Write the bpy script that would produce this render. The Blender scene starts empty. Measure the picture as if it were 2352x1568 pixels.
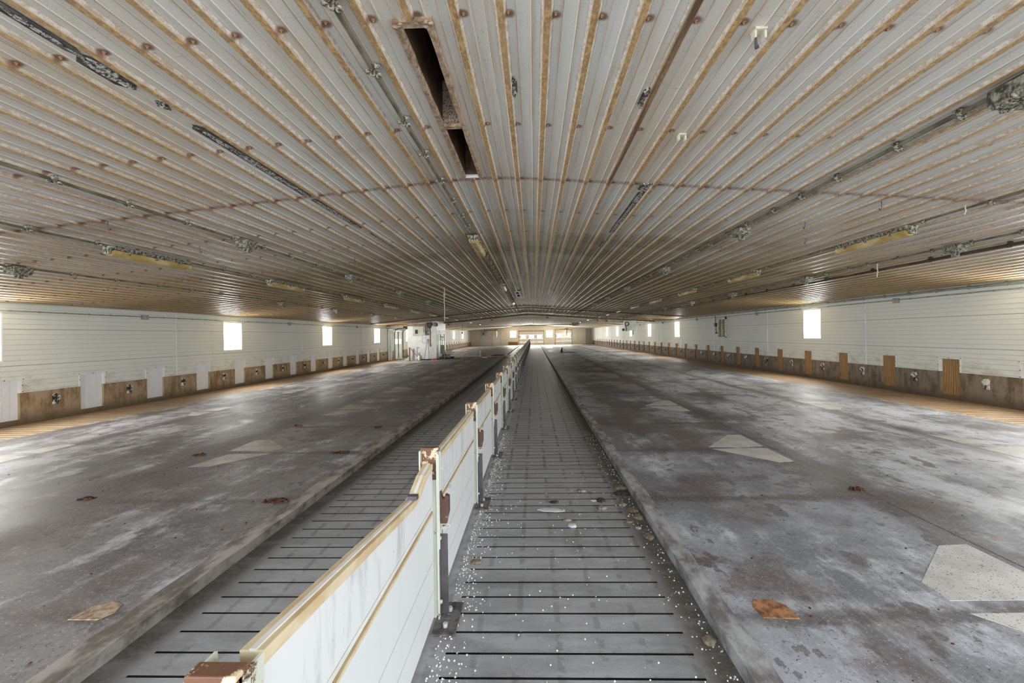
import bpy, bmesh, math, random
from mathutils import Vector, Matrix
random.seed(7)
R = random.Random(11)
PI = math.pi
S = bpy.context.scene
COL = S.collection

# ------------------------------------------------------------------ camera
ROLL, YAW, FPX = math.radians(.9), math.radians(1.6), 1045.0
rt = Vector((math.cos(YAW), math.sin(YAW), 0)); up0 = Vector((0, 0, 1)); fw = Vector((-math.sin(YAW), math.cos(YAW), 0))
cr = rt * math.cos(ROLL) - up0 * math.sin(ROLL)
cu = up0 * math.cos(ROLL) + rt * math.sin(ROLL)
cd = bpy.data.cameras.new('camera'); cam = bpy.data.objects.new('camera', cd); COL.objects.link(cam)
cam.matrix_world = Matrix(((cr.x, cu.x, -fw.x, 0), (cr.y, cu.y, -fw.y, 0), (cr.z, cu.z, -fw.z, 1.6), (0, 0, 0, 1)))
cd.sensor_fit = 'HORIZONTAL'; cd.sensor_width = 36.0; cd.lens = 36.0 * FPX / 2352
cd.shift_x = -(1196.81 - 1176) / 2352; cd.shift_y = (769.46 - 784) / 2352
cd.clip_start = .02; cd.clip_end = 400
S.camera = cam

# ------------------------------------------------------------------ world, daylight, exposure
W = bpy.data.worlds.new('sky'); S.world = W; W.use_nodes = True
W.node_tree.nodes['Background'].inputs[0].default_value = (.84, .93, 1.0, 1)
W.node_tree.nodes['Background'].inputs[1].default_value = 2.6
S.view_settings.view_transform = 'Standard'; S.view_settings.look = 'None'
S.view_settings.gamma = 1.0; S.view_settings.use_curve_mapping = False
S.view_settings.exposure = 1.5
S.cycles.use_denoising = True
S.cycles.diffuse_bounces = 5; S.cycles.max_bounces = 8; S.cycles.adaptive_threshold = .02; S.cycles.transparent_max_bounces = 12
S.cycles.sample_clamp_indirect = 6.0

XL, XR, YE, Y0 = -9.72, 9.05, 70.0, -2.6      # side walls, far end wall, open near end
WIN_L = [(.4, 1.3), (7.12, 8.02), (13.97, 14.85), (20.65, 21.6), (27.4, 28.4), (34.3, 35.2), (41.0, 41.9), (47.6, 48.5), (54.6, 55.5), (61.4, 62.3)]
WIN_R = [(.85, 1.75), (7.72, 8.6), (14.58, 15.48), (28.45, 29.37), (35.3, 36.2), (42.1, 43.0), (49.0, 49.9), (55.9, 56.75)]
WZL, WZR = (1.27, 2.14), (1.35, 2.27)

def area(name, loc, rot, sx, sy, power, color=(1, .97, .93)):
    l = bpy.data.lights.new(name, 'AREA'); l.shape = 'RECTANGLE'; l.size = sx; l.size_y = sy
    l.energy = power; l.color = color
    o = bpy.data.objects.new(name, l); COL.objects.link(o); o.location = loc; o.rotation_euler = rot
    return o
for a, b in WIN_L:
    area('window_daylight', (XL - .16, (a + b) / 2, sum(WZL) / 2), (0, -PI / 2, 0), WZL[1] - WZL[0], b - a, 52 if b < 33 else 54)
for a, b in WIN_R:
    area('window_daylight', (XR + .16, (a + b) / 2, sum(WZR) / 2), (0, PI / 2, 0), WZR[1] - WZR[0], b - a, 52 if b < 33 else 54)
END_WIN = [(-3.62, -2.7, 1.26, 2.26), (1.94, 2.88, 1.23, 2.25), (-1.98, -1.24, 1.08, 1.58), (-.72, .01, 1.08, 1.58), (.54, 1.25, 1.08, 1.58), (3.6, 4.33, 1.2, 1.7), (4.82, 5.55, 1.2, 1.7)]
for a, b, c, d in END_WIN:
    area('window_daylight', ((a + b) / 2, YE + .2, (c + d) / 2), (PI / 2, 0, PI), b - a, d - c, 165 * (b - a) * (d - c), (1, .94, .84))

# ------------------------------------------------------------------ materials
class NT:
    def __init__(s, name):
        s.m = bpy.data.materials.new(name); s.m.use_nodes = True
        s.t = s.m.node_tree; s.b = s.t.nodes['Principled BSDF']; s.co = None
    def n(s, typ, **kw):
        nd = s.t.nodes.new(typ)
        for k, v in kw.items(): setattr(nd, k, v)
        return nd
    def put(s, sock, v):
        if hasattr(v, 'links') or isinstance(v, bpy.types.NodeSocket): s.t.links.new(v, sock)
        else: sock.default_value = v
    def coord(s):
        if s.co is None: s.co = s.n('ShaderNodeTexCoord').outputs['Object']
        return s.co
    def scaled(s, sc):
        m = s.n('ShaderNodeMapping'); s.t.links.new(s.coord(), m.inputs[0]); m.inputs['Scale'].default_value = sc
        return m.outputs[0]
    def noise(s, scale, detail=4, rough=.6, sc=None, off=None):
        nd = s.n('ShaderNodeTexNoise'); v = s.scaled(sc) if sc else s.coord()
        if off:
            a = s.n('ShaderNodeVectorMath', operation='ADD'); s.t.links.new(v, a.inputs[0]); a.inputs[1].default_value = off; v = a.outputs[0]
        s.t.links.new(v, nd.inputs['Vector'])
        nd.inputs['Scale'].default_value = scale; nd.inputs['Detail'].default_value = detail; nd.inputs['Roughness'].default_value = rough
        return nd.outputs['Fac']
    def vor(s, scale, sc=None):
        nd = s.n('ShaderNodeTexVoronoi'); s.t.links.new(s.scaled(sc) if sc else s.coord(), nd.inputs['Vector']); nd.inputs['Scale'].default_value = scale
        return nd.outputs['Distance']
    def ramp(s, f, a, b, lo=0.0, hi=1.0):
        nd = s.n('ShaderNodeMapRange', interpolation_type='SMOOTHSTEP'); s.put(nd.inputs['Value'], f)
        nd.inputs['From Min'].default_value = a; nd.inputs['From Max'].default_value = b
        nd.inputs['To Min'].default_value = lo; nd.inputs['To Max'].default_value = hi
        return nd.outputs[0]
    def math(s, op, a, b=0.0, c=0.0):
        nd = s.n('ShaderNodeMath', operation=op); s.put(nd.inputs[0], a); s.put(nd.inputs[1], b); s.put(nd.inputs[2], c)
        return nd.outputs[0]
    def mix(s, f, a, b):
        nd = s.n('ShaderNodeMix', data_type='RGBA'); s.put(nd.inputs['Factor'], f)
        s.put(nd.inputs['A'] if False else nd.inputs[6], a if not isinstance(a, tuple) else (*a, 1)[:4])
        s.put(nd.inputs[7], b if not isinstance(b, tuple) else (*b, 1)[:4])
        return nd.outputs[2]
    def xyz(s):
        nd = s.n('ShaderNodeSeparateXYZ'); s.t.links.new(s.coord(), nd.inputs[0]); return nd.outputs
    def band(s, v, center, half, soft):          # 1 inside |v-center|<half
        return s.ramp(s.math('ABSOLUTE', s.math('SUBTRACT', v, center)), half, half + soft, 1, 0)
    def out(s, col, rough=.6, spec=.4, metal=0.0, bump=None, bs=.3, bd=.005):
        s.put(s.b.inputs['Base Color'], col if not isinstance(col, tuple) else (*col, 1)[:4])
        s.put(s.b.inputs['Roughness'], rough); s.put(s.b.inputs['Specular IOR Level'], spec); s.put(s.b.inputs['Metallic'], metal)
        if bump is not None:
            nd = s.n('ShaderNodeBump'); nd.inputs['Strength'].default_value = bs; nd.inputs['Distance'].default_value = bd
            s.put(nd.inputs['Height'], bump); s.t.links.new(nd.outputs[0], s.b.inputs['Normal'])
        return s.m

def two(name, a, b, scale, lo, hi, rough=.6, spec=.4, sc=None, metal=0.0, detail=5, bump=0.0):
    t = NT(name); f = t.noise(scale, detail, .65, sc)
    return t.out(t.mix(t.ramp(f, lo, hi), a, b), rough, spec, metal, f if bump else None, bump)

def ceiling_mat(name, clean, tint, dirt_dim_amt, rustamt):
    t = NT(name); x, y, z = t.xyz()
    u = t.math('FRACT', t.math('DIVIDE', t.math('SUBTRACT', x, .09 - .113), .226))      # rib centre at .5
    n_big = t.noise(.55, 4, .6, (1.6, .6, 1)); n_str = t.noise(3.0, 5, .7, (9, .35, 1)); n_fin = t.noise(42, 5, .75, (1, .55, 1)); n_spk = t.noise(120, 2, .6)
    base = t.mix(t.ramp(n_big, .38, .68), clean, tint)
    base = t.mix(t.math('MULTIPLY', t.ramp(n_str, .50, .74), .42), base, (.48, .34, .22))
    base = t.mix(t.math('MULTIPLY', t.ramp(n_spk, .63, .72), .6), base, (.26, .17, .10))
    # transverse hairlines of grime
    n_tr = t.noise(6, 4, .7, (.5, 9, 1)); base = t.mix(t.math('MULTIPLY', t.ramp(n_tr, .6, .75), .35), base, (.30, .19, .11))
    # dark greasy dust, deepened mid-barn to paint in the weaker light there too
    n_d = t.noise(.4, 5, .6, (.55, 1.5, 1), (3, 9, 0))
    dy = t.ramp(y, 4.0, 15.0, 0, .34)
    dm = t.math('MULTIPLY', t.ramp(t.math('ADD', n_d, dy), .55, .85), dirt_dim_amt)
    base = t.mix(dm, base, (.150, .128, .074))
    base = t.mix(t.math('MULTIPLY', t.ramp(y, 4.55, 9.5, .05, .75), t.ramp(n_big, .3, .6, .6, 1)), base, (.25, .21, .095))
    # rust on major ribs and on the two small swages between them
    maj = t.band(u, .5, .072, .02); rb = t.ramp(t.math('ADD', n_fin, t.math('MULTIPLY', t.noise(1.2, 3, .6, (4, 1, 1)), .5)), .46, .74)
    rustc = t.mix(t.ramp(n_fin, .36, .64), (.25, .115, .035), (.66, .42, .17))
    ribc = t.mix(t.math('MULTIPLY', rb, rustamt), (.70, .56, .36), rustc)
    base = t.mix(t.math('MULTIPLY', maj, .92), base, ribc)
    base = t.mix(t.math('MULTIPLY', t.math('MULTIPLY', t.band(x, .768, .016, .012), t.ramp(y, 4.7, 4.4)), t.ramp(n_str, .3, .6, .45, .95)), base, (.12, .065, .038))
    mi = t.math('MAXIMUM', t.band(u, .833, .008, .02), t.band(u, .167, .008, .02))
    base = t.mix(t.math('MULTIPLY', mi, t.ramp(n_str, .35, .6, .15, .75)), base, (.46, .29, .16))
    eg = t.band(u, .5, .125, .03); eg = t.math('MULTIPLY', t.math('SUBTRACT', eg, maj), t.ramp(n_fin, .4, .6, .1, .6))
    base = t.mix(t.math('MAXIMUM', eg, 0.0), base, (.30, .17, .08))
    # dirt along the sheet laps and the screw rows
    v = t.math('ABSOLUTE', t.math('SUBTRACT', t.math('FRACT', t.math('ADD', t.math('DIVIDE', t.math('SUBTRACT', y, 4.55), 6.9), .5)), .5))
    base = t.mix(t.math('MULTIPLY', t.ramp(v, .001, .010, 1, 0), t.ramp(n_fin, .4, .6, .35, .9)), base, (.25, .12, .06))
    w = t.math('ABSOLUTE', t.math('SUBTRACT', t.math('FRACT', t.math('ADD', t.math('DIVIDE', t.math('SUBTRACT', y, 2.22), 1.165), .5)), .5))
    du = t.math('SUBTRACT', u, .677)
    hal = t.math('SQRT', t.math('ADD', t.math('POWER', t.math('MULTIPLY', w, 1.165), 2.0), t.math('POWER', t.math('MULTIPLY', du, .226), 2.0)))
    base = t.mix(t.math('MULTIPLY', t.ramp(t.math('SUBTRACT', hal, t.math('MULTIPLY', n_fin, .02)), .006, .030, 1, 0), .85), base, (.20, .085, .04))
    return t.out(base, t.ramp(n_str, .4, .7, .42, .58) if dirt_dim_amt > .5 else .72, .45 if dirt_dim_amt > .5 else .25, 0.0, n_fin, .06, .002)

M = {}
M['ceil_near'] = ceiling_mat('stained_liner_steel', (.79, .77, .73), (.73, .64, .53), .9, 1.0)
M['ceil_far'] = ceiling_mat('washed_liner_steel', (.72, .74, .68), (.62, .62, .55), .12, .35)

def floor_mat(name, brown, jx, side):
    t = NT(name); x, y, z = t.xyz()
    ax = t.math('MULTIPLY', x, float(side))
    big = t.noise(.55, 5, .62, (1.3, .7, 1), (2.7 * side, 1.3, 0)); st = t.noise(1.0, 7, .72, (2.4, .6, 1), (side * 5, 0, 0)); fin = t.noise(38, 6, .8); spk = t.noise(75, 3, .6); mid = t.noise(3.4, 7, .75, None, (side * 3, 4, 0))
    a, b_, wht = ((.105, .09, .088), (.25, .228, .226), (.60, .605, .65)) if brown else ((.17, .173, .19), (.37, .385, .425), (.70, .725, .78))
    c = t.mix(t.ramp(t.math('ADD', big, t.math('MULTIPLY', t.math('SUBTRACT', mid, .5), .4)), .36, .62), a, b_)
    # patchy salt bloom; extra white on the outer half paints in window sheen
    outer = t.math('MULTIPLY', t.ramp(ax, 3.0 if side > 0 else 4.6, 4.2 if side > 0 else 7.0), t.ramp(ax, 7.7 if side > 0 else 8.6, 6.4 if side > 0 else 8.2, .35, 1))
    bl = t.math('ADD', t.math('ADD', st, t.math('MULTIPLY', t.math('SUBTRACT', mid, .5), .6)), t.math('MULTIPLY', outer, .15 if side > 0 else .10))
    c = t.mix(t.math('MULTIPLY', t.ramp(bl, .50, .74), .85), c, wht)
    # brown dried muck, inner pen strip mostly
    inner = t.math('MULTIPLY', t.ramp(ax, 1.3 if side > 0 else 2.5, 1.6 if side > 0 else 2.9), t.ramp(ax, 3.6 if side > 0 else 5.2, 3.0 if side > 0 else 4.4))
    mk = t.math('ADD', t.math('ADD', t.noise(.75, 5, .6, (1, 1, 1), (11 * side, 7, 0)), t.math('MULTIPLY', t.math('SUBTRACT', mid, .5), .5)), t.math('MULTIPLY', inner, .10 if side < 0 else t.ramp(y, 3.0, 5.0, -.02, .10)))
    c = t.mix(t.math('MULTIPLY', t.ramp(mk, .53, .66), .8), c, (.105, .075, .064))
    wet = t.ramp(t.math('ADD', t.noise(2.6, 3, .5, (1.4, .9, 1), (5, 2 * side, 0)), t.math('MULTIPLY', t.math('SUBTRACT', fin, .5), .08)), .635, .66)
    c = t.mix(t.math('MULTIPLY', wet, .7), c, (.075, .058, .052))
    dab = t.math('ADD', t.noise(8.5, 3, .55, (1.3, .8, 1), (side, 2, 0)), t.math('MULTIPLY', t.math('SUBTRACT', big, .5), .35))
    c = t.mix(t.math('MULTIPLY', t.ramp(dab, .645, .67), .65), c, (.085, .07, .066))
    for xx, wd in jx:
        c = t.mix(t.math('MULTIPLY', t.band(t.math('ADD', x, t.math('MULTIPLY', t.math('SUBTRACT', mid, .5), .5)), xx, wd, .2), .6), c, (.085, .07, .064))
        c = t.mix(t.band(x, xx, .006, .006), c, (.03, .025, .022))
    f = t.math('MULTIPLY', t.math('ABSOLUTE', t.math('SUBTRACT', t.math('FRACT', t.math('ADD', t.math('DIVIDE', t.math('SUBTRACT', y, 2.5), 1.77), .5)), .5)), 1.77)
    inb = t.band(x, 2.1 if side > 0 else -3.3, 1.05, .05)
    c = t.mix(t.math('MULTIPLY', t.math('MULTIPLY', t.ramp(t.math('ADD', f, t.math('MULTIPLY', t.math('SUBTRACT', mid, .5), .4)), .01, .12, 1, 0), inb), .75), c, (.08, .06, .052))
    c = t.mix(t.ramp(spk, .62, .68), c, (.07, .06, .056))
    c = t.mix(t.math('MULTIPLY', t.ramp(spk, .36, .31), .7), c, (.62, .63, .66))
    c = t.mix(t.math('MULTIPLY', t.math('SUBTRACT', fin, .5), 1.1), c, (.7, .7, .72))
    rough = t.math('SUBTRACT', t.ramp(big, .35, .65, .52, .68), t.math('MULTIPLY', wet, .1))
    return t.out(c, rough, .5, 0.0, t.math('ADD', fin, t.math('MULTIPLY', mid, .6)), .25, .004)
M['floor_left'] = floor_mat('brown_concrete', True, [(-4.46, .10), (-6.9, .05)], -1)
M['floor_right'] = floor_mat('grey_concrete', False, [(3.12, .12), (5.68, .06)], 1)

def slat_mat(name, wood):
    t = NT(name); x, y, z = t.xyz()
    row = t.math('FLOOR', t.math('DIVIDE', t.math('SUBTRACT', y, 2.12), .165))
    wn = t.n('ShaderNodeTexWhiteNoise', noise_dimensions='1D'); t.put(wn.inputs['W'], row)
    n1 = t.noise(2.2, 6, .7, (1, 3, 1)); n2 = t.noise(40, 5, .75); spk = t.noise(130, 2, .5)
    if wood:
        c = t.mix(t.ramp(n1, .35, .65), (.36, .23, .13), (.58, .42, .27)); c = t.mix(t.math('MULTIPLY', wn.outputs['Value'], .3), c, (.60, .46, .30))
        c = t.mix(t.ramp(t.noise(.5, 4, .6), .55, .75, 0, .7), c, (.17, .12, .075))
    else:
        c = t.mix(t.ramp(n1, .3, .7), (.20, .20, .207), (.36, .363, .378)); c = t.mix(t.math('MULTIPLY', wn.outputs['Value'], .35), c, (.42, .42, .44))
        c = t.mix(t.ramp(t.noise(1.1, 5, .65, (1, .7, 1), (4, 0, 0)), .56, .74, 0, .75), c, (.105, .09, .085))
        # rows of damp spots
        uu = t.math('MULTIPLY', t.math('ABSOLUTE', t.math('SUBTRACT', t.math('FRACT', t.math('DIVIDE', x, .215)), .5)), .215)
        sp = t.math('MULTIPLY', t.ramp(t.math('ADD', uu, t.math('MULTIPLY', t.math('SUBTRACT', n2, .5), .03)), .010, .024, 1, 0), t.ramp(t.noise(11, 3, .6, (.5, .7, 1)), .48, .53))
        far = t.ramp(y, 2.0, 9.0, .35, 1)
        c = t.mix(t.math('MULTIPLY', t.math('MULTIPLY', sp, far), .85), c, (.045, .042, .042))
        # greasy border beside the kerbs
        eb = t.math('MAXIMUM', t.ramp(x, .70, .86), t.ramp(x, -1.92, -2.08)); c = t.mix(t.math('MULTIPLY', eb, t.ramp(n1, .3, .55, .5, .95)), c, (.075, .06, .048))
        c = t.mix(t.ramp(spk, .67, .71), c, (.04, .04, .04)); c = t.mix(t.ramp(spk, .31, .27), c, (.6, .6, .6))
    c = t.mix(t.math('MULTIPLY', t.math('SUBTRACT', n2, .45), .7), c, (.45, .44, .44) if not wood else (.62, .48, .33))
    return t.out(c, t.ramp(n1, .3, .7, .42, .62), .45, 0.0, n2, .25, .003)
M['slat'] = slat_mat('slat_concrete', False); M['slat_tan'] = slat_mat('tan_slat', True)

def siding_mat(name, c0, c1, z0):
    t = NT(name); x, y, z = t.xyz()
    n = t.noise(.7, 4, .6, (1, .7, 1)); n2 = t.noise(2.4, 6, .7, (1, 1, 2.2)); n3 = t.noise(60, 2, .5)
    c = t.mix(t.ramp(n, .35, .65), c0, c1)
    low = t.ramp(z, z0 + .05, z0 + .55, 1, 0)
    c = t.mix(t.math('MULTIPLY', t.math('MULTIPLY', low, t.ramp(n2, .46, .66)), .55), c, (.50, .43, .30))
    c = t.mix(t.math('MULTIPLY', t.ramp(t.noise(1.3, 5, .7, (1, 3, .4)), .6, .8), .25), c, (.55, .50, .40))
    c = t.mix(t.math('MULTIPLY', t.ramp(n3, .7, .75), .8), c, (.25, .2, .15))
    zz = t.math('ABSOLUTE', t.math('SUBTRACT', t.math('FRACT', t.math('DIVIDE', z, .098)), .965))
    c = t.mix(t.math('MULTIPLY', t.ramp(zz, .02, .07, 1, 0), .42), c, (.30, .28, .24))
    for zj in (1.176, 1.862): c = t.mix(t.math('MULTIPLY', t.band(z, zj - .003, .004, .004), .6), c, (.22, .20, .17))
    return t.out(c, .62, .3)
M['siding'] = siding_mat('white_siding', (.78, .81, .765), (.74, .775, .745), .65)
M['siding_end'] = siding_mat('cream_siding', (.86, .79, .69), (.82, .74, .63), .1)
def stem_mat(name, a, b):
    t = NT(name); x, y, z = t.xyz(); n = t.math('ADD', t.math('MULTIPLY', t.noise(3.2, 6, .75, (1, 1, .7)), .6), t.math('MULTIPLY', t.noise(5, 6, .75, (1, 1.6, .25), (3, 1, 0)), .4)); n2 = t.noise(14, 6, .75)
    c = t.mix(t.ramp(n, .40, .60), a, b)
    c = t.mix(t.math('MULTIPLY', t.math('ADD', t.ramp(z, .34, .05), t.math('MULTIPLY', t.math('SUBTRACT', n, .5), 1.6)), .75), c, (.10, .068, .045))
    c = t.mix(t.ramp(n2, .62, .75, 0, .5), c, (.42, .34, .26))
    return t.out(c, .7, .3, 0, n2, .4, .006)
M['stem_l'] = stem_mat('brown_stained_concrete', (.23, .15, .08), (.48, .36, .235)); M['stem_r'] = stem_mat('dark_stained_concrete', (.13, .10, .072), (.31, .25, .19))
M['kerb'] = two('kerb_concrete', (.15, .14, .14), (.40, .40, .41), 5, .38, .62, .6, .4, (1.5, .7, 1), bump=.3)
M['kerb_brown'] = two('brownish_kerb_concrete', (.13, .11, .09), (.37, .34, .30), 5, .38, .62, .6, .4, (1.5, .7, 1), bump=.3)
def patch_mat():
    t = NT('pale_concrete'); n = t.noise(3, 5, .7); s = t.noise(70, 2, .5)
    c = t.mix(t.ramp(n, .35, .65), (.50, .48, .45), (.66, .65, .63)); c = t.mix(t.ramp(s, .62, .68), c, (.12, .10, .09))
    return t.out(c, .55, .4, 0, s, .15, .002)
M['patch'] = patch_mat()
def patchb_mat():
    t = NT('dirty_concrete'); n = t.noise(3, 5, .7); s = t.noise(60, 2, .5)
    c = t.mix(t.ramp(n, .3, .65), (.26, .22, .18), (.42, .37, .31)); c = t.mix(t.ramp(s, .6, .66), c, (.10, .085, .07))
    return t.out(c, .55, .4, 0, s, .15, .002)
M['patch_dirty'] = patchb_mat()
M['pit'] = two('dark_pit', (.01, .009, .008), (.02, .018, .015), 3, .4, .6, .9, .1)
def board_mat():
    t = NT('white_board'); n = t.noise(3, 6, .7, (1, 2.2, .5)); x, y, z = t.xyz(); s = t.noise(50, 3, .6, (1, 1, .5))
    nearb = t.math('MULTIPLY', t.ramp(y, 2.3, 1.9), t.ramp(z, .60, .72))
    c = t.mix(t.math('MULTIPLY', t.ramp(n, .5, .68), t.math('ADD', t.math('MULTIPLY', nearb, .45), .05)), (.80, .81, .82), (.34, .34, .33))
    c = t.mix(t.ramp(s, .70, .74, 0, .7), c, (.12, .10, .08))
    return t.out(c, .38, .5)
M['board'] = board_mat()
M['rail_tan'] = two('tan_stained_rail', (.62, .45, .25), (.74, .62, .42), 9, .35, .6, .5, .4, (1, .5, 1))
M['rail_white'] = two('white_rail', (.74, .73, .68), (.82, .82, .80), 6, .4, .6, .45, .4)
def paint_rust(name, paint, rust, lo, hi, scale=9):
    t = NT(name); n = t.noise(scale, 6, .75); n2 = t.noise(30, 5, .7)
    c = t.mix(t.ramp(n, lo, hi), paint, t.mix(n2, rust, tuple(v * .4 for v in rust)))
    return t.out(c, .55, .4, 0, n, .3, .003)
M['post'] = paint_rust('cream_paint_over_rust', (.64, .65, .56), (.24, .12, .06), .58, .63)
M['post_cap'] = paint_rust('rusty_post', (.70, .55, .36), (.22, .10, .055), .42, .48, 14)
M['latch'] = paint_rust('rusty_latch', (.66, .56, .42), (.16, .075, .06), .34, .38, 16)
M['steel_dark'] = two('dark_steel', (.045, .04, .045), (.11, .095, .105), 6, .35, .65, .45, .5, (1, 1, .5))
M['plate'] = two('grimy_plate', (.05, .045, .042), (.16, .14, .13), 12, .4, .6, .6, .4)
M['zinc'] = two('zinc', (.42, .42, .42), (.60, .60, .60), 20, .4, .6, .4, .5)
M['door_white'] = two('white_door_panel', (.78, .80, .83), (.84, .85, .87), 3, .4, .6, .4, .5)
def ply():
    t = NT('plywood'); x, y, z = t.xyz(); 
    wv = t.n('ShaderNodeTexWave', wave_type='BANDS', bands_direction='Y', wave_profile='SIN'); t.t.links.new(t.scaled((1, 1, .22)), wv.inputs['Vector'])
    wv.inputs['Scale'].default_value = 7; wv.inputs['Distortion'].default_value = 9; wv.inputs['Detail'].default_value = 2.5; wv.inputs['Detail Scale'].default_value = 1.1
    n = t.noise(40, 3, .6, (1, 1, .06)); d = t.noise(1.5, 4, .6)
    c = t.mix(t.ramp(wv.outputs['Fac'], .3, .7), (.27, .145, .055), (.50, .31, .135)); c = t.mix(t.math('MULTIPLY', n, .5), c, (.32, .18, .07))
    c = t.mix(t.math('MULTIPLY', t.ramp(z, .2, 0), .7), c, (.12, .07, .035)); c = t.mix(t.ramp(d, .55, .75, 0, .4), c, (.20, .11, .05))
    return t.out(c, .6, .35)
M['ply'] = ply()
def flake():
    t = NT('flaking_paint'); n = t.noise(13, 5, .7); x, y, z = t.xyz()
    oi = t.n('ShaderNodeObjectInfo').outputs['Random']
    c = t.mix(t.ramp(t.math('ADD', n, t.math('MULTIPLY', t.math('SUBTRACT', oi, .5), .12)), .48, .51), (.70, .69, .60), (.03, .022, .02))
    return t.out(c, .5, .4)
M['flake'] = flake()
M['conduit'] = two('grimy_conduit', (.09, .08, .055), (.24, .21, .15), 7, .35, .65, .6, .35, (1, .6, 1))
M['conduit_dark'] = two('black_pipe', (.03, .026, .022), (.075, .062, .05), 5, .4, .6, .5, .4, (1, .3, 1))
M['conduit_grey'] = two('grey_conduit', (.22, .25, .22), (.32, .34, .31), 5, .4, .6, .45, .4)
M['clump'] = two('dusty_clump', (.06, .05, .035), (.50, .47, .38), 45, .40, .62, .9, .1, bump=.6)
M['foam'] = two('old_foam', (.07, .06, .05), (.56, .54, .50), 60, .42, .56, .9, .1, bump=.6)
M['housing'] = two('dusty_housing', (.05, .045, .035), (.36, .35, .28), 28, .38, .62, .7, .3, bump=.4)
M['diffuser'] = two('yellowed_diffuser', (.42, .28, .08), (.66, .54, .28), 6, .35, .65, .35, .5, (1, .5, 1))
M['diffuser_pale'] = two('pale_diffuser', (.60, .58, .48), (.74, .72, .64), 8, .35, .65, .35, .5)
M['white'] = two('white_paint', (.74, .74, .72), (.82, .82, .81), 3, .4, .6, .45, .4)
def vinyl():
    t = NT('white_vinyl'); tr = t.n('ShaderNodeBsdfTranslucent'); tr.inputs[0].default_value = (.9, .9, .88, 1); mx = t.n('ShaderNodeMixShader'); mx.inputs[0].default_value = .45
    t.b.inputs['Base Color'].default_value = (.86, .86, .84, 1); t.t.links.new(t.b.outputs[0], mx.inputs[1]); t.t.links.new(tr.outputs[0], mx.inputs[2]); t.t.links.new(mx.outputs[0], t.t.nodes['Material Output'].inputs[0]); return t.m
M['vinyl'] = vinyl()
M['frame_white'] = two('white_window_frame', (.84, .84, .82), (.88, .88, .87), 3, .4, .6, .4, .4)
M['black'] = two('black_plastic', (.02, .02, .02), (.04, .04, .04), 8, .4, .6, .5, .4)
M['rust'] = two('rust', (.20, .085, .045), (.42, .24, .13), 16, .35, .65, .8, .2, bump=.5)
M['rust_orange'] = two('orange_rust', (.13, .06, .035), (.44, .21, .10), 14, .35, .62, .8, .25, bump=.5)
M['muck'] = two('dried_muck', (.03, .018, .013), (.15, .06, .035), 22, .35, .65, .8, .2, bump=.8)
M['frame_rust'] = two('rusty_frame', (.26, .16, .10), (.50, .38, .28), 22, .35, .62, .8, .2, bump=.5)
M['duct'] = two('brown_duct', (.10, .06, .035), (.20, .13, .085), 6, .35, .65, .6, .3)
M['mesh'] = two('perforated_sheet', (.05, .035, .025), (.42, .36, .30), 1, .4, .6, .6, .3)
def perf():
    t = NT('woven_grille'); v = t.vor(70, (1, 1, 1)); c = t.mix(t.ramp(v, .25, .42), (.10, .06, .04), (.46, .36, .28)); return t.out(c, .7, .2)
M['perf'] = perf()
M['stone'] = two('crusted_lump', (.13, .115, .10), (.40, .37, .33), 30, .35, .65, .9, .2, bump=.8)
M['stone_tan'] = two('tan_lump', (.14, .115, .085), (.32, .265, .20), 30, .35, .65, .9, .2, bump=.8)
M['stone_dark'] = two('dark_lump', (.02, .018, .016), (.08, .07, .06), 30, .35, .65, .8, .3, bump=.8)
M['chalk'] = two('chalky_spill', (.50, .50, .51), (.64, .64, .65), 20, .35, .65, .8, .2)
M['crumb'] = two('white_crumb', (.62, .60, .55), (.80, .79, .76), 60, .4, .6, .8, .2)
M['rope'] = two('pale_rope', (.62, .58, .44), (.72, .68, .55), 60, .4, .6, .8, .2)
M['red'] = two('red_plastic', (.50, .03, .03), (.62, .06, .05), 8, .4, .6, .4, .5)
M['red_lamp'] = two('red_glass', (.45, .03, .02), (.60, .08, .05), 20, .4, .6, .3, .5)
M['navy'] = two('navy_fabric', (.02, .022, .06), (.04, .045, .10), 20, .4, .6, .7, .2)
M['grey_metal'] = two('grey_metal', (.30, .30, .29), (.42, .42, .40), 6, .4, .6, .4, .5)
M['cabinet'] = two('greenish_cabinet', (.46, .50, .42), (.58, .62, .56), 4, .35, .65, .45, .4)
M['cabinet_old'] = two('grimy_cabinet', (.34, .30, .18), (.56, .58, .50), 4, .38, .6, .5, .4)
M['green_door'] = two('pale_green_door', (.48, .56, .48), (.66, .72, .66), 2.5, .35, .65, .45, .4)
M['green_post'] = two('stained_green_panel', (.34, .33, .24), (.50, .54, .46), 2, .35, .65, .5, .4)
M['cream'] = two('cream_panel', (.72, .66, .58), (.80, .75, .68), 2, .35, .65, .5, .4)
M['wood'] = two('raw_wood', (.38, .24, .12), (.55, .37, .20), 12, .35, .65, .6, .3, (1, 1, .2))
M['cream_vent'] = two('cream_louvre', (.60, .57, .40), (.74, .72, .58), 5, .35, .65, .5, .4)
M['tan_plank'] = two('pale_plank', (.55, .50, .42), (.68, .64, .57), 6, .35, .65, .6, .3)
M['steel_tan'] = two('brown_steel', (.22, .13, .07), (.40, .26, .15), 6, .35, .65, .5, .4)
M['gravel'] = two('pale_gravel', (.50, .48, .45), (.62, .60, .57), 3, .35, .65, .9, .2)
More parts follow.
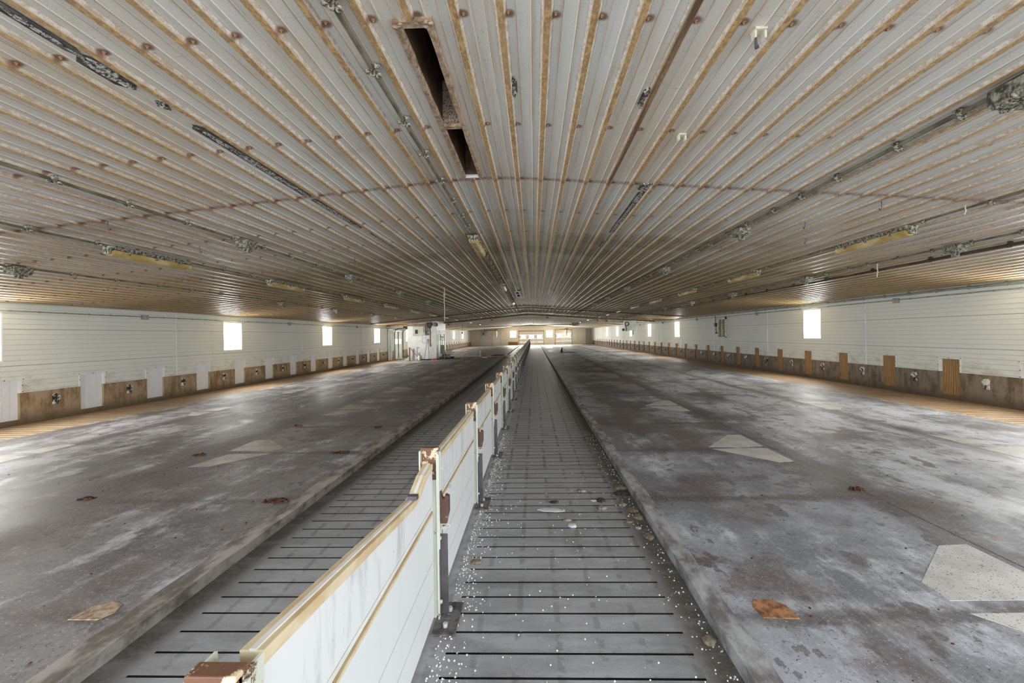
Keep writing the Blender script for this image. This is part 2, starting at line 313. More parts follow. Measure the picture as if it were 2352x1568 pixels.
def pane():
    t = NT('window_glass'); tr = t.n('ShaderNodeBsdfTransparent'); tr.inputs[0].default_value = (.94, .96, .96, 1)
    gl = t.n('ShaderNodeBsdfGlossy'); gl.inputs['Roughness'].default_value = .05
    mx = t.n('ShaderNodeMixShader'); mx.inputs[0].default_value = .06
    t.t.links.new(tr.outputs[0], mx.inputs[1]); t.t.links.new(gl.outputs[0], mx.inputs[2])
    t.t.links.new(mx.outputs[0], t.t.nodes['Material Output'].inputs[0]); return t.m
M['pane'] = pane()

# ------------------------------------------------------------------ mesh helpers
class MB:
    def __init__(s): s.v = []; s.f = []; s.sm = []
    def add(s, vs, fs, smooth=False):
        k = len(s.v); s.v += [tuple(p) for p in vs]; s.f += [tuple(i + k for i in f) for f in fs]; s.sm += [smooth] * len(fs); return s
    def box(s, x0, x1, y0, y1, z0, z1):
        return s.add([(x, y, z) for z in (z0, z1) for y in (y0, y1) for x in (x0, x1)],
                     [(0, 2, 3, 1), (4, 5, 7, 6), (0, 1, 5, 4), (2, 6, 7, 3), (0, 4, 6, 2), (1, 3, 7, 5)])
    def tube(s, pts, r, n=8, cap=True):
        pts = [Vector(p) for p in pts]; k = len(s.v); rings = []
        rr = r if isinstance(r, (list, tuple)) else [r] * len(pts)
        ref = None
        for i, p in enumerate(pts):
            t = (pts[min(i + 1, len(pts) - 1)] - pts[max(i - 1, 0)]).normalized()
            if ref is None:
                ref = Vector((0, 0, 1)) if abs(t.z) < .9 else Vector((1, 0, 0))
            a = (ref - t * ref.dot(t)).normalized(); ref = a; b = t.cross(a)
            rings.append([tuple(p + (a * math.cos(2 * PI * j / n) + b * math.sin(2 * PI * j / n)) * rr[i]) for j in range(n)])
        vs = [q for g in rings for q in g]; fs = []
        for i in range(len(pts) - 1):
            for j in range(n): fs.append((i * n + j, i * n + (j + 1) % n, (i + 1) * n + (j + 1) % n, (i + 1) * n + j))
        s.add(vs, fs, True)
        if cap: s.add(rings[0], [tuple(range(n - 1, -1, -1))]); s.add(rings[-1], [tuple(range(n))])
        return s
    def prism(s, poly, axis, a, b):        # poly in the other two axes (in order), extruded along axis from a to b
        def P(u, v, w): return {'x': (w, u, v), 'y': (u, w, v), 'z': (u, v, w)}[axis]
        n = len(poly); vs = [P(u, v, a) for u, v in poly] + [P(u, v, b) for u, v in poly]
        fs = [tuple(range(n)), tuple(range(2 * n - 1, n - 1, -1))] + [(i, i + n, (i + 1) % n + n, (i + 1) % n) for i in range(n)]
        return s.add(vs, fs)
    def ball(s, c, rx, ry, rz, n=10, m=6, jit=0.0, rnd=None):
        vs = []; fs = []
        for i in range(m + 1):
            th = PI * i / m
            for j in range(n):
                q = 1 + (rnd.uniform(-jit, jit) if rnd and 0 < i < m else 0)
                vs.append((c[0] + rx * q * math.sin(th) * math.cos(2 * PI * j / n), c[1] + ry * q * math.sin(th) * math.sin(2 * PI * j / n), c[2] + rz * q * math.cos(th)))
        for i in range(m):
            for j in range(n): fs.append((i * n + j, (i + 1) * n + j, (i + 1) * n + (j + 1) % n, i * n + (j + 1) % n))
        return s.add(vs, fs, True)
    def quad(s, a, b, c, d): return s.add([a, b, c, d], [(0, 1, 2, 3)])
    def build(s, name, m, parent=None, bevel=0):
        me = bpy.data.meshes.new(name); me.from_pydata(s.v, [], s.f); me.validate()
        bm = bmesh.new(); bm.from_mesh(me); bmesh.ops.recalc_face_normals(bm, faces=bm.faces); bm.to_mesh(me); bm.free()
        if len(me.polygons) == len(s.sm): me.polygons.foreach_set('use_smooth', s.sm)
        me.materials.append(M[m] if isinstance(m, str) else m)
        o = bpy.data.objects.new(name, me); COL.objects.link(o)
        if parent is not None: o.parent = parent
        if bevel:
            b = o.modifiers.new('bevel', 'BEVEL'); b.width = bevel; b.segments = 2; b.limit_method = 'ANGLE'
        return o
    def open_build(s, name, m, parent=None):     # no normal recalculation (open sheets)
        me = bpy.data.meshes.new(name); me.from_pydata(s.v, [], s.f); me.materials.append(M[m])
        o = bpy.data.objects.new(name, me); COL.objects.link(o)
        if parent is not None: o.parent = parent
        return o
def tag(o, label, cat, group=None):
    o['label'] = label; o['category'] = cat
    if group: o['group'] = group
    return o
def thing(name, label, cat, loc=(0, 0, 0), rz=0, group=None):
    o = bpy.data.objects.new(name, None); COL.objects.link(o); o.empty_display_size = .1
    o.location = loc; o.rotation_euler = (0, 0, rz); return tag(o, label, cat, group)
def struct(o): o['kind'] = 'structure'; return o
def dup(root, loc, label, rz=None):
    r = root.copy(); COL.objects.link(r); r.location = loc; r['label'] = label
    if rz is not None: r.rotation_euler = (0, 0, rz)
    for c in list(root.children):
        d = c.copy(); COL.objects.link(d); d.parent = r; d.matrix_parent_inverse = c.matrix_parent_inverse.copy()
        for g in list(c.children):
            e = g.copy(); COL.objects.link(e); e.parent = d
    return r
ORD = 'first second third fourth fifth sixth seventh eighth ninth tenth eleventh twelfth thirteenth fourteenth fifteenth sixteenth seventeenth eighteenth nineteenth twentieth'.split()
def nth(k):                                  # 0 -> nearest
    n = k + 1
    if n == 1: return 'nearest'
    if n <= 20: return ORD[n - 1]
    tens = {2: 'twenty', 3: 'thirty', 4: 'forty'}
    return {30: 'thirtieth', 40: 'fortieth'}.get(n) or tens[n // 10] + '-' + ORD[n % 10 - 1]

# ------------------------------------------------------------------ ceiling
XC, ZC, KL, KR = -.45, 3.2, .0895, .0737
def zc(x):
    z = ZC - (KL * (XC - x) if x < XC else KR * (x - XC))
    d = abs(x - XC)
    if d < .5: z -= .02 * (1 - d / .5) ** 2
    return z
YM = 32.9                                    # change from the stained ceiling to the washed one
SLOTS = [(-.645, -.515, 2.28, 4.46), (-.645, -.515, 16.4, 18.6)]
def profile():
    pts = []                                  # (x, drop)
    k0 = int(math.floor((XL - .09) / .226)); k1 = int(math.ceil((XR - .09) / .226))
    for k in range(k0, k1 + 1):
        c = .09 + .226 * k
        pts += [(c - .029, 0), (c - .016, .021), (c + .016, .021), (c + .029, 0)]
        for q in (.0753, .1507):
            pts += [(c + q - .007, 0), (c + q - .003, .0045), (c + q + .003, .0045), (c + q + .007, 0)]
    pts = [p for p in pts if XL < p[0] < XR]
    xs = {round(p[0], 5) for p in pts}
    ex = [XL, XR] + [v for s in SLOTS for v in s[:2]] + [XC]
    def drop(x):
        for (a, da), (b, db) in zip(pts, pts[1:]):
            if a <= x <= b: return da + (db - da) * (x - a) / max(b - a, 1e-6)
        return 0
    for e in ex:
        if round(e, 5) not in xs: pts.append((e, drop(e))); xs.add(round(e, 5))
    return sorted(pts)
PROF = profile()
def ceiling_sheet(mb, y0, y1, dz):
    ys = {y0, y1}
    for s in SLOTS:
        for v in s[2:]:
            if y0 < v < y1: ys.add(v)
    ys = sorted(ys)
    for ya, yb in zip(ys, ys[1:]):
        vs = []; fs = []
        for x, d in PROF:
            z = zc(x) - d - dz; vs += [(x, ya, z), (x, yb, z)]
        for i in range(len(PROF) - 1):
            xm = (PROF[i][0] + PROF[i + 1][0]) / 2; ym = (ya + yb) / 2
            if any(s[0] < xm < s[1] and s[2] < ym < s[3] for s in SLOTS): continue
            fs.append((2 * i, 2 * i + 1, 2 * i + 3, 2 * i + 2))
        mb.add(vs, fs)
mb = MB(); edges = [Y0, 4.55, 11.45, 18.35, 25.25, YM]
for i in range(len(edges) - 1): ceiling_sheet(mb, edges[i] - (.06 if i else 0), edges[i + 1], .003 * (i % 2))
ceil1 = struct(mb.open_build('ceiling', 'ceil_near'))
mb = MB(); ceiling_sheet(mb, YM, YE, .0); ceil2 = struct(mb.open_build('ceiling', 'ceil_far'))
# screws (the hundred largest in view)
sc = MB(); sc.ball((0, 0, 0), .007, .007, .008, 8, 4).tube([(0, 0, .004), (0, 0, -.001)], .011, 10)
first = None; n = 0
for row in range(9):
    y = 2.22 + 1.165 * row if row != 2 else 4.49
    for k in range(-14, 19):
        if n >= 100: break
        x = .09 + .226 * k + .040
        if abs(x) > y * 1.12 + .3 or (-.7 < x < -.45 and y < 4.6): continue
        if first is None: o = first = sc.build('roofing_screw', 'rust', ceil1)
        else: o = first.copy(); COL.objects.link(o)
        o.location = (x + R.uniform(-.006, .006), y + R.uniform(-.01, .01), zc(x) - .004); n += 1

# ridge ventilation slots
def ridge_slot(s, label, pale):
    x0, x1, y0, y1 = s; z = zc((x0 + x1) / 2); t = thing('ridge_vent', label, 'vent', ((x0 + x1) / 2, y0, z), 0, 'slot vents along the ridge')
    L = y1 - y0; hw = (x1 - x0) / 2; fm = 'rail_white' if pale else 'frame_rust'
    def bumpy(x, n=26):
        b = MB(); rr = R
        for sx in (x,):
            pts = []
            for i in range(n + 1):
                yy = L * i / n; w = .02 + rr.uniform(-.003, .003)
                pts.append((yy, w))
            vs = []; fs = []
            for yy, w in pts: vs += [(sx - w, yy, .005), (sx + w, yy, .005), (sx + w - .004, yy, -.022 - rr.uniform(0, .006)), (sx - w + .004, yy, -.022)]
            for i in range(n):
                for j in range(4): fs.append((4 * i + j, 4 * i + (j + 1) % 4, 4 * i + 4 + (j + 1) % 4, 4 * i + 4 + j))
            fs += [(3, 2, 1, 0), (4 * n, 4 * n + 1, 4 * n + 2, 4 * n + 3)]
            b.add(vs, fs)
        return b
    bumpy(-hw - .016).build('side_rail', fm, t); bumpy(hw + .016).build('side_rail', fm, t)
    MB().box(-hw, hw, L * .497, L * .497 + .05, -.02, .02).build('cross_bar', fm, t, .004)
    b = MB().box(-hw - .035, hw + .035, -.05, 0, -.022, .006); 
    if not pale:
        for i in range(12): b.ball((R.uniform(-hw - .03, hw + .03), R.uniform(-.06, -.01), -.02), .018, .014, .01, 7, 4, .2, R)
    b.build('end_plate', fm, t); MB().box(-hw, hw, L - .012, L + .012, -.024, .006).build('end_plate', 'rail_white', t)
    H = .55
    b = MB(); b.quad((-hw, 0, 0), (-hw, L, 0), (-hw, L, H), (-hw, 0, H)); b.quad((hw, 0, 0), (hw, L, 0), (hw, L, H), (hw, 0, H))
    b.quad((-hw, 0, H), (hw, 0, H), (hw, L, H), (-hw, L, H)); b.quad((-hw, 0, 0), (hw, 0, 0), (hw, 0, H), (-hw, 0, H)); b.quad((-hw, L, 0), (hw, L, 0), (hw, L, H), (-hw, L, H))
    b.open_build('shaft', 'duct', t)
    MB().box(-hw + .002, hw - .002, L * .48, L * .497, .0, .30).build('grille', 'perf', t)
    return t
ridge_slot(SLOTS[0], 'long rusty-framed slot vent open in the ceiling nearest the camera', False)
ridge_slot(SLOTS[1], 'small white-framed slot vent far along the ceiling ridge', True)

# ------------------------------------------------------------------ floors
ZF = .06
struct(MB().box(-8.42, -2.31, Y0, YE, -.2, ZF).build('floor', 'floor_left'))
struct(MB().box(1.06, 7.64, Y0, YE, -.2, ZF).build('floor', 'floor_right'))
def kerb(name, x0, x1, inner):
    b = MB(); rr = random.Random(5); ys = [Y0 + i * .35 for i in range(int((YE - Y0) / .35) + 1)]
    vs = []; fs = []
    for i, y in enumerate(ys):
        j = lambda a: rr.uniform(-a, a) if y < 16 else 0
        vs += [(x0 + j(.004), y, -.1), (x0 + j(.004), y, .075 + j(.004)), (x1 + j(.004), y, .075 + j(.004)), (x1 + j(.004), y, -.1)]
    for i in range(len(ys) - 1):
        for q in range(3): fs.append((4 * i + q, 4 * i + q + 1, 4 * i + 5 + q, 4 * i + 4 + q))
    return struct(b.add(vs, fs).build(name, 'kerb' if inner < 0 else 'kerb_brown'))
kerb('kerb_strip', -2.31, -2.16, 1); kerb('kerb_strip', .94, 1.06, -1)
def slats(name, segs, bx, mat, ys, ye, pitch=.165, gap=.015, z=0.0, y_ref=2.12):
    b = MB(); k = math.ceil((ys - y_ref) / pitch)
    for a, c in bx: b.box(a, c, ys, ye, z - .2, z)
    while y_ref + k * pitch < ye - .01:
        y = y_ref + k * pitch
        for a, c in segs: b.box(a, c, y + gap / 2, y + pitch - gap / 2, z - .2, z)
        k += 1
    o = b.build(name, mat); o.data.materials.append(M['pit'])  # slot sides coloured near-black, painting shade into the gaps
    for p in o.data.polygons:
        if abs(p.normal.z) < .5: p.material_index = 1
    return struct(o)
slats('slatted_walkway', [(-1.97, -.74)], [(-2.16, -1.97), (-.74, -.605)], 'slat', Y0, YE)
slats('slatted_walkway', [(-.47, .77)], [(-.605, -.47), (.77, .94)], 'slat', Y0, YE)
slats('slatted_strip', [(XL, -8.5)], [(-8.5, -8.42)], 'slat_tan', 3.0, YE, z=.05, gap=.018)
slats('slatted_strip', [(7.74, XR)], [(7.64, 7.74)], 'slat_tan', 3.0, YE, z=.05, gap=.018)
struct(MB().box(XL - .3, XR + .3, Y0, YE + .3, -.55, -.5).build('pit_floor', 'pit'))
struct(MB().box(-60, 60, -80, Y0 - .02, -.3, -.02).build('ground', 'gravel'))

# pale patches cast round the old feed lines
def patch(name, poly, mat, label, group):
    cx = sum(p[0] for p in poly) / len(poly); cy = sum(p[1] for p in poly) / len(poly)
    o = MB().prism([(x - cx, y - cy) for x, y in poly], 'z', -.004, .002).build(name, mat)
    o.location = (cx, cy, ZF); return tag(o, label, 'patch', group)
for k in range(9):
    yc = 2.50 + 3.55 * k; h = 'patch beside the long floor joint right of the walkway, '
    patch('concrete_patch', [(2.33, yc + .13), (2.87, yc + .84), (3.06, yc + .84), (3.05, yc + .15)][:] if k else [(2.33, 2.64), (2.33, 2.83), (2.85, 3.31), (3.06, 3.33), (3.06, 2.65)], 'patch' if k < 3 else 'patch_dirty', 'pale concrete ' + h + nth(k) + ', far half', 'pale patches right of the walkway')
    patch('concrete_patch', [(2.33, yc + .02), (3.05, yc + .04), (3.05, yc - .58), (2.86, yc - .62)], 'patch' if k < 3 else 'patch_dirty', 'pale concrete ' + h + nth(k) + ', near half', 'pale patches right of the walkway')
    if k:
        w = 'white concrete patch towards the plywood doors, '
        patch('concrete_patch', [(5.71, yc + .2), (5.71, yc + .75), (6.0, yc + .5), (6.38, yc + .12)], 'patch', w + nth(k - 1) + ' pair, far half', 'pale patches near the right wall')
        patch('concrete_patch', [(5.71, yc - .02), (6.38, yc - .03), (5.92, yc - .6), (5.71, yc - .58)], 'patch', w + nth(k - 1) + ' pair, near half', 'pale patches near the right wall')
        l = 'dull concrete patch left of the fence, '
        patch('concrete_patch', [(-4.24, yc + .14), (-4.26, yc + .78), (-4.04, yc + .8), (-3.54, yc + .25), (-3.64, yc + .1)], 'patch_dirty', l + nth(k - 1) + ' pair, far half', 'dull patches left of the fence')
        patch('concrete_patch', [(-4.24, yc - .64), (-4.12, yc - .04), (-3.55, yc - .01), (-3.98, yc - .62)], 'patch_dirty', l + nth(k - 1) + ' pair, near half', 'dull patches left of the fence')
        patch('concrete_patch', [(-6.9, yc - .5), (-6.9, yc - .03), (-7.35, yc - .05), (-7.1, yc - .5)], 'patch', 'pale concrete patch towards the white doors, ' + nth(k - 1) + ' pair, near half', 'pale patches near the left wall')
        patch('concrete_patch', [(-6.9, yc + .1), (-6.9, yc + .6), (-7.1, yc + .6), (-7.35, yc + .1)], 'patch', 'pale concrete patch towards the white doors, ' + nth(k - 1) + ' pair, far half', 'pale patches near the left wall')

# ------------------------------------------------------------------ side walls
LD = [7.78 + 1.676 * k for k in range(-1, 13)] + [49.68 + 1.71 * k for k in range(10)]       # near edge of each white door
RD = [8.2 + 1.717 * k for k in range(-1, 34)]
DWL, DWR = .545, .49
ZS = .655                                     # top of the concrete stem
def side_wall(name, X, sgn, doors, dw, dz, wins, wz, zt, stem, skip):
    # X is the inner face; the wall grows outwards (sgn = -1 left, +1 right)
    def interval_cuts(ops): 
        ys = {Y0, YE}
        for a, b in ops: ys |= {a, b}
        return sorted(ys)
    D = [(d, d + dw) for d in doors] + list(skip)
    T = .16
    b = MB(); cuts = interval_cuts(D)
    for a, c in zip(cuts, cuts[1:]):
        m = (a + c) / 2; xs = sorted((X, X + sgn * T))
        if any(p < m < q for p, q in skip): continue
        if any(p < m < q for p, q in D): b.box(*xs, a, c, -.12, dz[0])
        else: b.box(*xs, a, c, -.12, ZS)
    struct(b.build('baseboard_' + name, stem))
    b = MB(); ops = D + list(wins); cuts = interval_cuts(ops); xf = X - sgn * .012
    def slab(a, c, z0, z1):
        k = math.floor(z0 / .098)
        while k * .098 < z1:
            lo = max(z0, k * .098); hi = min(z1, (k + 1) * .098); k += 1
            if hi - lo < .003: continue
            g = .005; b.quad((xf, a, lo), (xf, c, lo), (xf, c, hi - g), (xf, a, hi - g))
            b.quad((xf, a, hi - g), (xf, c, hi - g), (xf + sgn * .010, c, hi - g), (xf + sgn * .010, a, hi - g)); b.quad((xf + sgn * .010, a, hi - g), (xf + sgn * .010, c, hi - g), (xf + sgn * .010, c, hi), (xf + sgn * .010, a, hi)); b.quad((xf + sgn * .010, a, hi), (xf + sgn * .010, c, hi), (xf, c, hi), (xf, a, hi))
        # body behind
        xb = sorted((X + sgn * .0, X + sgn * T)); b.box(*xb, a, c, z0, z1)
        b.quad((xf, a, z0), (xf, c, z0), (X, c, z0), (X, a, z0)); b.quad((xf, a, z1), (xf, c, z1), (X, c, z1), (X, a, z1)); b.quad((xf, a, z0), (xf, a, z1), (X, a, z1), (X, a, z0)); b.quad((xf, c, z0), (xf, c, z1), (X, c, z1), (X, c, z0))
    for a, c in zip(cuts, cuts[1:]):
        m = (a + c) / 2; z0 = ZS; hole = None
        if any(p < m < q for p, q in skip): z0 = 2.05
        elif any(p < m < q for p, q in D): z0 = dz[1]
        if any(p < m < q for p, q in wins): hole = wz
        if hole: slab(a, c, z0, hole[0]); slab(a, c, hole[1], zt)
        else: slab(a, c, z0, zt)
    return struct(b.open_build('wall_' + name, 'siding'))
side_wall('left', XL, -1, LD, DWL, (.155, .90), WIN_L, WZL, zc(XL) + .03, 'stem_l', [(31.3, 33.5)])
side_wall('right', XR, 1, RD, DWR, (.15, .945), WIN_R, WZR, zc(XR) + .03, 'stem_r', [])
# vertical cover strips and level joint strips on the siding
def strips(X, sgn, ys, zt, zj, name):
    k = 0
    for y in ys:
        struct(MB().box(*sorted((X - sgn * .012, X - sgn * .026)), y - .016, y + .016, ZS, zt).build('trim_%d' % (k + (1 if sgn < 0 else 40)), 'white')); k += 1
strips(XL, -1, [12.1, 18.8, 25.5, 38.9, 45.6, 52.2, 58.9, 65.6], zc(XL), 1.2, 'left')
strips(XR, 1, [12.65, 17.84, 28.05, 23.0, 33.3, 39.6, 46, 53, 60, 66], zc(XR), 1.2, 'right')
# windows
def window(k, X, sgn, y0, y1, wz):
    b = MB(); T = .2; x0, x1 = sorted((X - sgn * .02, X + sgn * T)); f = .028
    e = .002; g = .010; xc = sorted((X - sgn * .013, X - sgn * .024))       # liner inside the opening, casing on the wall face
    b.box(x0, x1, y0 + e, y1 - e, wz[0] + e, wz[0] + g); b.box(x0, x1, y0 + e, y1 - e, wz[1] - g, wz[1] - e); b.box(x0, x1, y0 + e, y0 + g, wz[0] + g, wz[1] - g); b.box(x0, x1, y1 - g, y1 - e, wz[0] + g, wz[1] - g)
    b.box(*xc, y0 - f, y1 + f, wz[0] - f, wz[0]); b.box(*xc, y0 - f, y1 + f, wz[1], wz[1] + f); b.box(*xc, y0 - f, y0, wz[0], wz[1]); b.box(*xc, y1, y1 + f, wz[0], wz[1])
    w = struct(b.build('window_%d' % k, 'frame_white')); w['label'] = 'narrow white-framed slider window in the side wall'
    xm = sorted((X + sgn * .085, X + sgn * .10)); ym = y0 + (y1 - y0) * .5
    b = MB(); b.box(*xm, ym - .012, ym + .012, wz[0], wz[1]); b.box(*xm, y0, y0 + .014, wz[0], wz[1]); b.box(*xm, y1 - .014, y1, wz[0], wz[1]); b.box(*xm, y0, y1, wz[0], wz[0] + .018); b.box(*xm, y0, y1, wz[1] - .018, wz[1])
    b.build('sash', 'vinyl', w)
    xg = X + sgn * .092; MB().quad((xg, y0, wz[0]), (xg, y1, wz[0]), (xg, y1, wz[1]), (xg, y0, wz[1])).open_build('pane', 'pane', w)
k = 1
for a, b_ in WIN_L: window(k, XL, -1, a, b_, WZL); k += 1
for a, b_ in WIN_R: window(k, XR, 1, a, b_, WZR); k += 1

# pop doors
def pop_door(X, sgn, dw, dz, mat, label, group, name):
    t = thing(name, label, 'door', (X, 0, 0), 0, group); h = dz[1] - dz[0]
    rec = .035 if sgn < 0 else .045
    b = MB(); x0, x1 = sorted((sgn * rec, sgn * (rec + .02)))
    if mat == 'door_white':
        n = 4; w = dw / n
        for i in range(n): b.box(x0, x1, i * w + .002, (i + 1) * w - .002, dz[0], dz[1])
        b.box(*sorted((sgn * (rec + .006), sgn * (rec + .03))), 0, dw, dz[0], dz[1])
    else: b.box(x0, x1, 0, dw, dz[0], dz[1])
    p = b.build('door_panel', mat, t)
    b = MB(); xt = sorted((-sgn * .014, -sgn * .028))
    b.box(*xt, -.045, dw + .045, dz[1] - .004, dz[1] + .03); b.box(*xt, -.03, .0, ZS, dz[1] - .006); b.box(*xt, dw, dw + .03, ZS, dz[1] - .006)
    fr = b.build('door_trim', 'white', t)
    xj = sorted((-sgn * .010, sgn * (rec - .001))); b = MB(); b.box(*xj, .001, .010, dz[0], ZS); b.box(*xj, dw - .010, dw - .001, dz[0], ZS)
    b.build('door_jamb', 'stem_r' if mat == 'ply' else 'stem_l', t)
    b = MB(); b.box(*xj, .001, .008, ZS, dz[1]); b.box(*xj, dw - .008, dw - .001, ZS, dz[1]); b.box(*xj, .001, dw - .001, dz[1] - .009, dz[1] - .002); b.build('door_lining', 'white', t)
    for yy, zz in ((-.035, dz[1] + .015), (dw + .035, dz[1] + .015), (dw + .02, .8), (-.02, .8), (dw + .02, ZS + .02), (dw / 2, dz[1] + .012)):
        MB().tube([(-sgn * .027, yy, zz), (-sgn * .036, yy, zz)], .009, 6).build('bolt', 'steel_dark', t)
    return t
d0 = pop_door(XL, -1, DWL, (.155, .90), 'door_white', '', 'white pop doors along the left wall', 'pop_door')
for i, y in enumerate(LD):
    lab = ('white panelled pop door in the left wall, %s from the camera' % nth(i - 1)) if i else 'white panelled pop door in the left wall, level with the camera'
    if i == 0: d0.location.y = y; d0['label'] = 'white panelled pop door in the left wall, just left of the frame edge'
    else: dup(d0, (XL, y, 0), lab)
d1 = pop_door(XR, 1, DWR, (.15, .945), 'ply', '', 'plywood pop doors along the right wall', 'pop_door')
for i, y in enumerate(RD):
    if i == 0: d1.location.y = y; d1['label'] = 'plywood pop door in the right wall, just right of the frame edge'
    else: dup(d1, (XR, y, 0), 'plywood pop door recessed in the right wall, %s from the camera' % nth(i - 1))
# flaking winch boxes between the doors
def wall_box(X, sgn):
    t = thing('wall_bracket', '', 'bracket', (X, 0, .46), 0, None); rr = random.Random(3)
    o = [(-.055, -.10), (.04, -.11), (.06, -.06), (.045, -.02), (.062, .02), (.055, .10), (-.02, .115), (-.06, .08), (-.045, .0)]
    MB().prism([(u, v) for u, v in o], 'x', 0, -sgn * .035).build('back_plate', 'flake', t, .004)
    MB().box(*sorted((-sgn * .03, -sgn * .075)), -.05, .045, -.01, .075).build('housing', 'flake', t, .006)
    MB().tube([(-sgn * .05, 0, -.03), (-sgn * .05, .015, -.09)], .012, 6).build('spout', 'steel_dark', t)
    return t
wl = wall_box(XL, -1); wr = wall_box(XR, 1)
wl['group'] = 'flaking brackets along the left wall'; wr['group'] = 'flaking brackets along the right wall'
for i, y in enumerate(LD):
    lab = 'small flaking black-and-white bracket on the left concrete, after door %s from camera' % nth(max(i - 1, 0)) if i else 'small flaking bracket on the left concrete, before the nearest door'
    if i == 0: wl.location.y = y + 1.17; wl['label'] = lab
    else: dup(wl, (XL, y + 1.17, .46), 'small flaking bracket on the left concrete just past the %s white door' % nth(i - 1))
for i, y in enumerate(RD):
    if i == 0: wr.location.y = y + 1.15; wr['label'] = 'small flaking bracket on the right concrete, before the nearest plywood door'
    else: dup(wr, (XR, y + 1.15, .47), 'small flaking bracket on the right concrete just past the %s plywood door' % nth(i - 1))

# ------------------------------------------------------------------ fence down the walkway
FX = -.605; FS = 1.757; FY = 2.58; NP = 38
def make_post(full, fd=.04):
    t = thing('fence_post', '', 'post', (0, 0, 0), 0, 'steel posts of the walkway fence')
    H = .955
    b = MB(); b.box(-.052, .052, -.004, .004, 0, H); b.box(-.052, -.045, -.04, fd, 0, H); b.box(.045, .052, -.04, fd, 0, H)
    b.box(.052, .060, .006, .022, .40, H - .01); b.box(.052, .058, -.03, -.018, .40, H - .02)
    b.build('channel', 'post', t)
    MB().box(-.05, .05, -.012, .03, H - .012, H + .012).box(-.044, .044, -.010, -.004, H - .17, H).build('post_cap', 'post_cap', t, .003)
    MB().box(.052, .096, .0, .007, .02, .475).box(.048, .056, -.02, .06, .02, .475).build('angle_plate', 'steel_dark', t, .002)
    l = MB().prism([(.056, .55), (.074, .52), (.092, .53), (.108, .60), (.108, .69), (.086, .70), (.082, .675), (.068, .68), (.060, .72), (.05, .71), (.05, .56)], 'y', -.012, .03).build('latch_bracket', 'latch', t, .003)
    p = MB().box(.02, .20, -.17, .13, .0, .012)
    # slot made of four strips
    p = MB().box(.03, .075, -.17, .13, 0, .012).box(.115, .16, -.17, .13, 0, .012).box(.075, .115, -.17, -.12, 0, .012).box(.075, .115, .09, .13, 0, .012).box(.075, .115, -.03, .0, 0, .012).build('base_plate', 'plate', t, .002)
    if full:
        MB().tube([(.052, -.01, .535), (.105, -.01, .535), (.112, -.01, .525), (.105, -.01, .515), (.06, -.01, .515)], .004, 6).build('latch_hook', 'zinc', t)
        MB().tube([(.05, .03, .86), (.075, .03, .862), (.082, .03, .85), (.075, .03, .838), (.05, .03, .84)], .003, 6).build('eye_hook', 'zinc', t)
        MB().tube([(.095, .10, .70), (.1, .09, .74)], .006, 6).build('latch_pin', 'zinc', t)
        for yy in (-.10, .05): MB().tube([(.095, yy, .006), (.095, yy, .03)], .013, 6).build('bolt', 'zinc', p)
        for zz in (.10, .46): MB().tube([(.056, -.012, zz), (.056, -.024, zz)], .011, 6).build('bolt', 'zinc', t)
    return t
pf = make_post(True); ps = make_post(False); pn = make_post(True, .075)
for k in range(-1, NP):
    y = FY + FS * k if k >= 0 else .85; lab = 'rusty cream-painted steel fence post beside the walkway, %s from the camera' % nth(k + 1)
    src = pf if k < 14 else ps
    if k == -1: pn.location = (FX - .015, y, 0); pn['label'] = lab
    elif k == 0: pf.location = (FX, y, 0); pf['label'] = lab
    elif k == 14: ps.location = (FX, y, 0); ps['label'] = lab
    else: dup(src, (FX, y, 0), lab)
near_panel = None
def bay(y0, y1, top, label, near=False):
    t = thing('board_fence', label, 'fence', (FX, y0, 0), 0, 'white board panels of the walkway fence')
    L = y1 - y0
    def strip(x0, x1, zlo, zhi, nm, mt, bev=0):      # zlo / zhi: functions of y
        pts = sorted({0, L, *[p[0] for p in top]}) if near else [0, L]
        vs = []; fs = []
        for y in pts: vs += [(x0, y, zlo(y)), (x1, y, zlo(y)), (x1, y, zhi(y)), (x0, y, zhi(y))]
        for i in range(len(pts) - 1):
            for j in range(4): fs.append((4 * i + j, 4 * i + (j + 1) % 4, 4 * i + 4 + (j + 1) % 4, 4 * i + 4 + j))
        n4 = 4 * (len(pts) - 1); fs += [(3, 2, 1, 0), (n4, n4 + 1, n4 + 2, n4 + 3)]
        return MB().add(vs, fs).build(nm, mt, t, bev)
    def T(y):
        for (a, za), (b, zb) in zip(top, top[1:]):
            if a <= y <= b: return za + (zb - za) * (y - a) / (b - a)
        return top[-1][1]
    strip(-.022, .022, lambda y: .655, lambda y: T(y) - .03, 'upper_board', 'board')
    r = strip(-.027, .027, lambda y: T(y) - .032, lambda y: T(y), 'top_rail', 'rail_tan', .003)
    strip(-.004, .010, lambda y: T(y) - .002, lambda y: T(y) + .004, 'rail_strip', 'rail_white')
    strip(-.022, .022, lambda y: .03, lambda y: .605, 'lower_board', 'board')
    m = strip(-.026, .026, lambda y: .603, lambda y: .616, 'middle_rail', 'rail_tan', .002)
    strip(-.020, .020, lambda y: .628, lambda y: .648, 'middle_strip', 'rail_white')
    MB().box(.018, .0228, 0, L, .345, .3475).box(.018, .0228, 0, L, .18, .182).build('board_groove', 'grey_metal', t)
    return t
TOPN = [(0, .945), (.06, .94), (.45, .898), (.86, .853), (1.22, .815), (1.30, .822), (1.44, .868), (1.60, .885)]
bay(.942, FY - .042, [(a + .0, b_) for a, b_ in TOPN], 'white fence panel nearest the camera, its stained top rail sagging and mildewed', True)
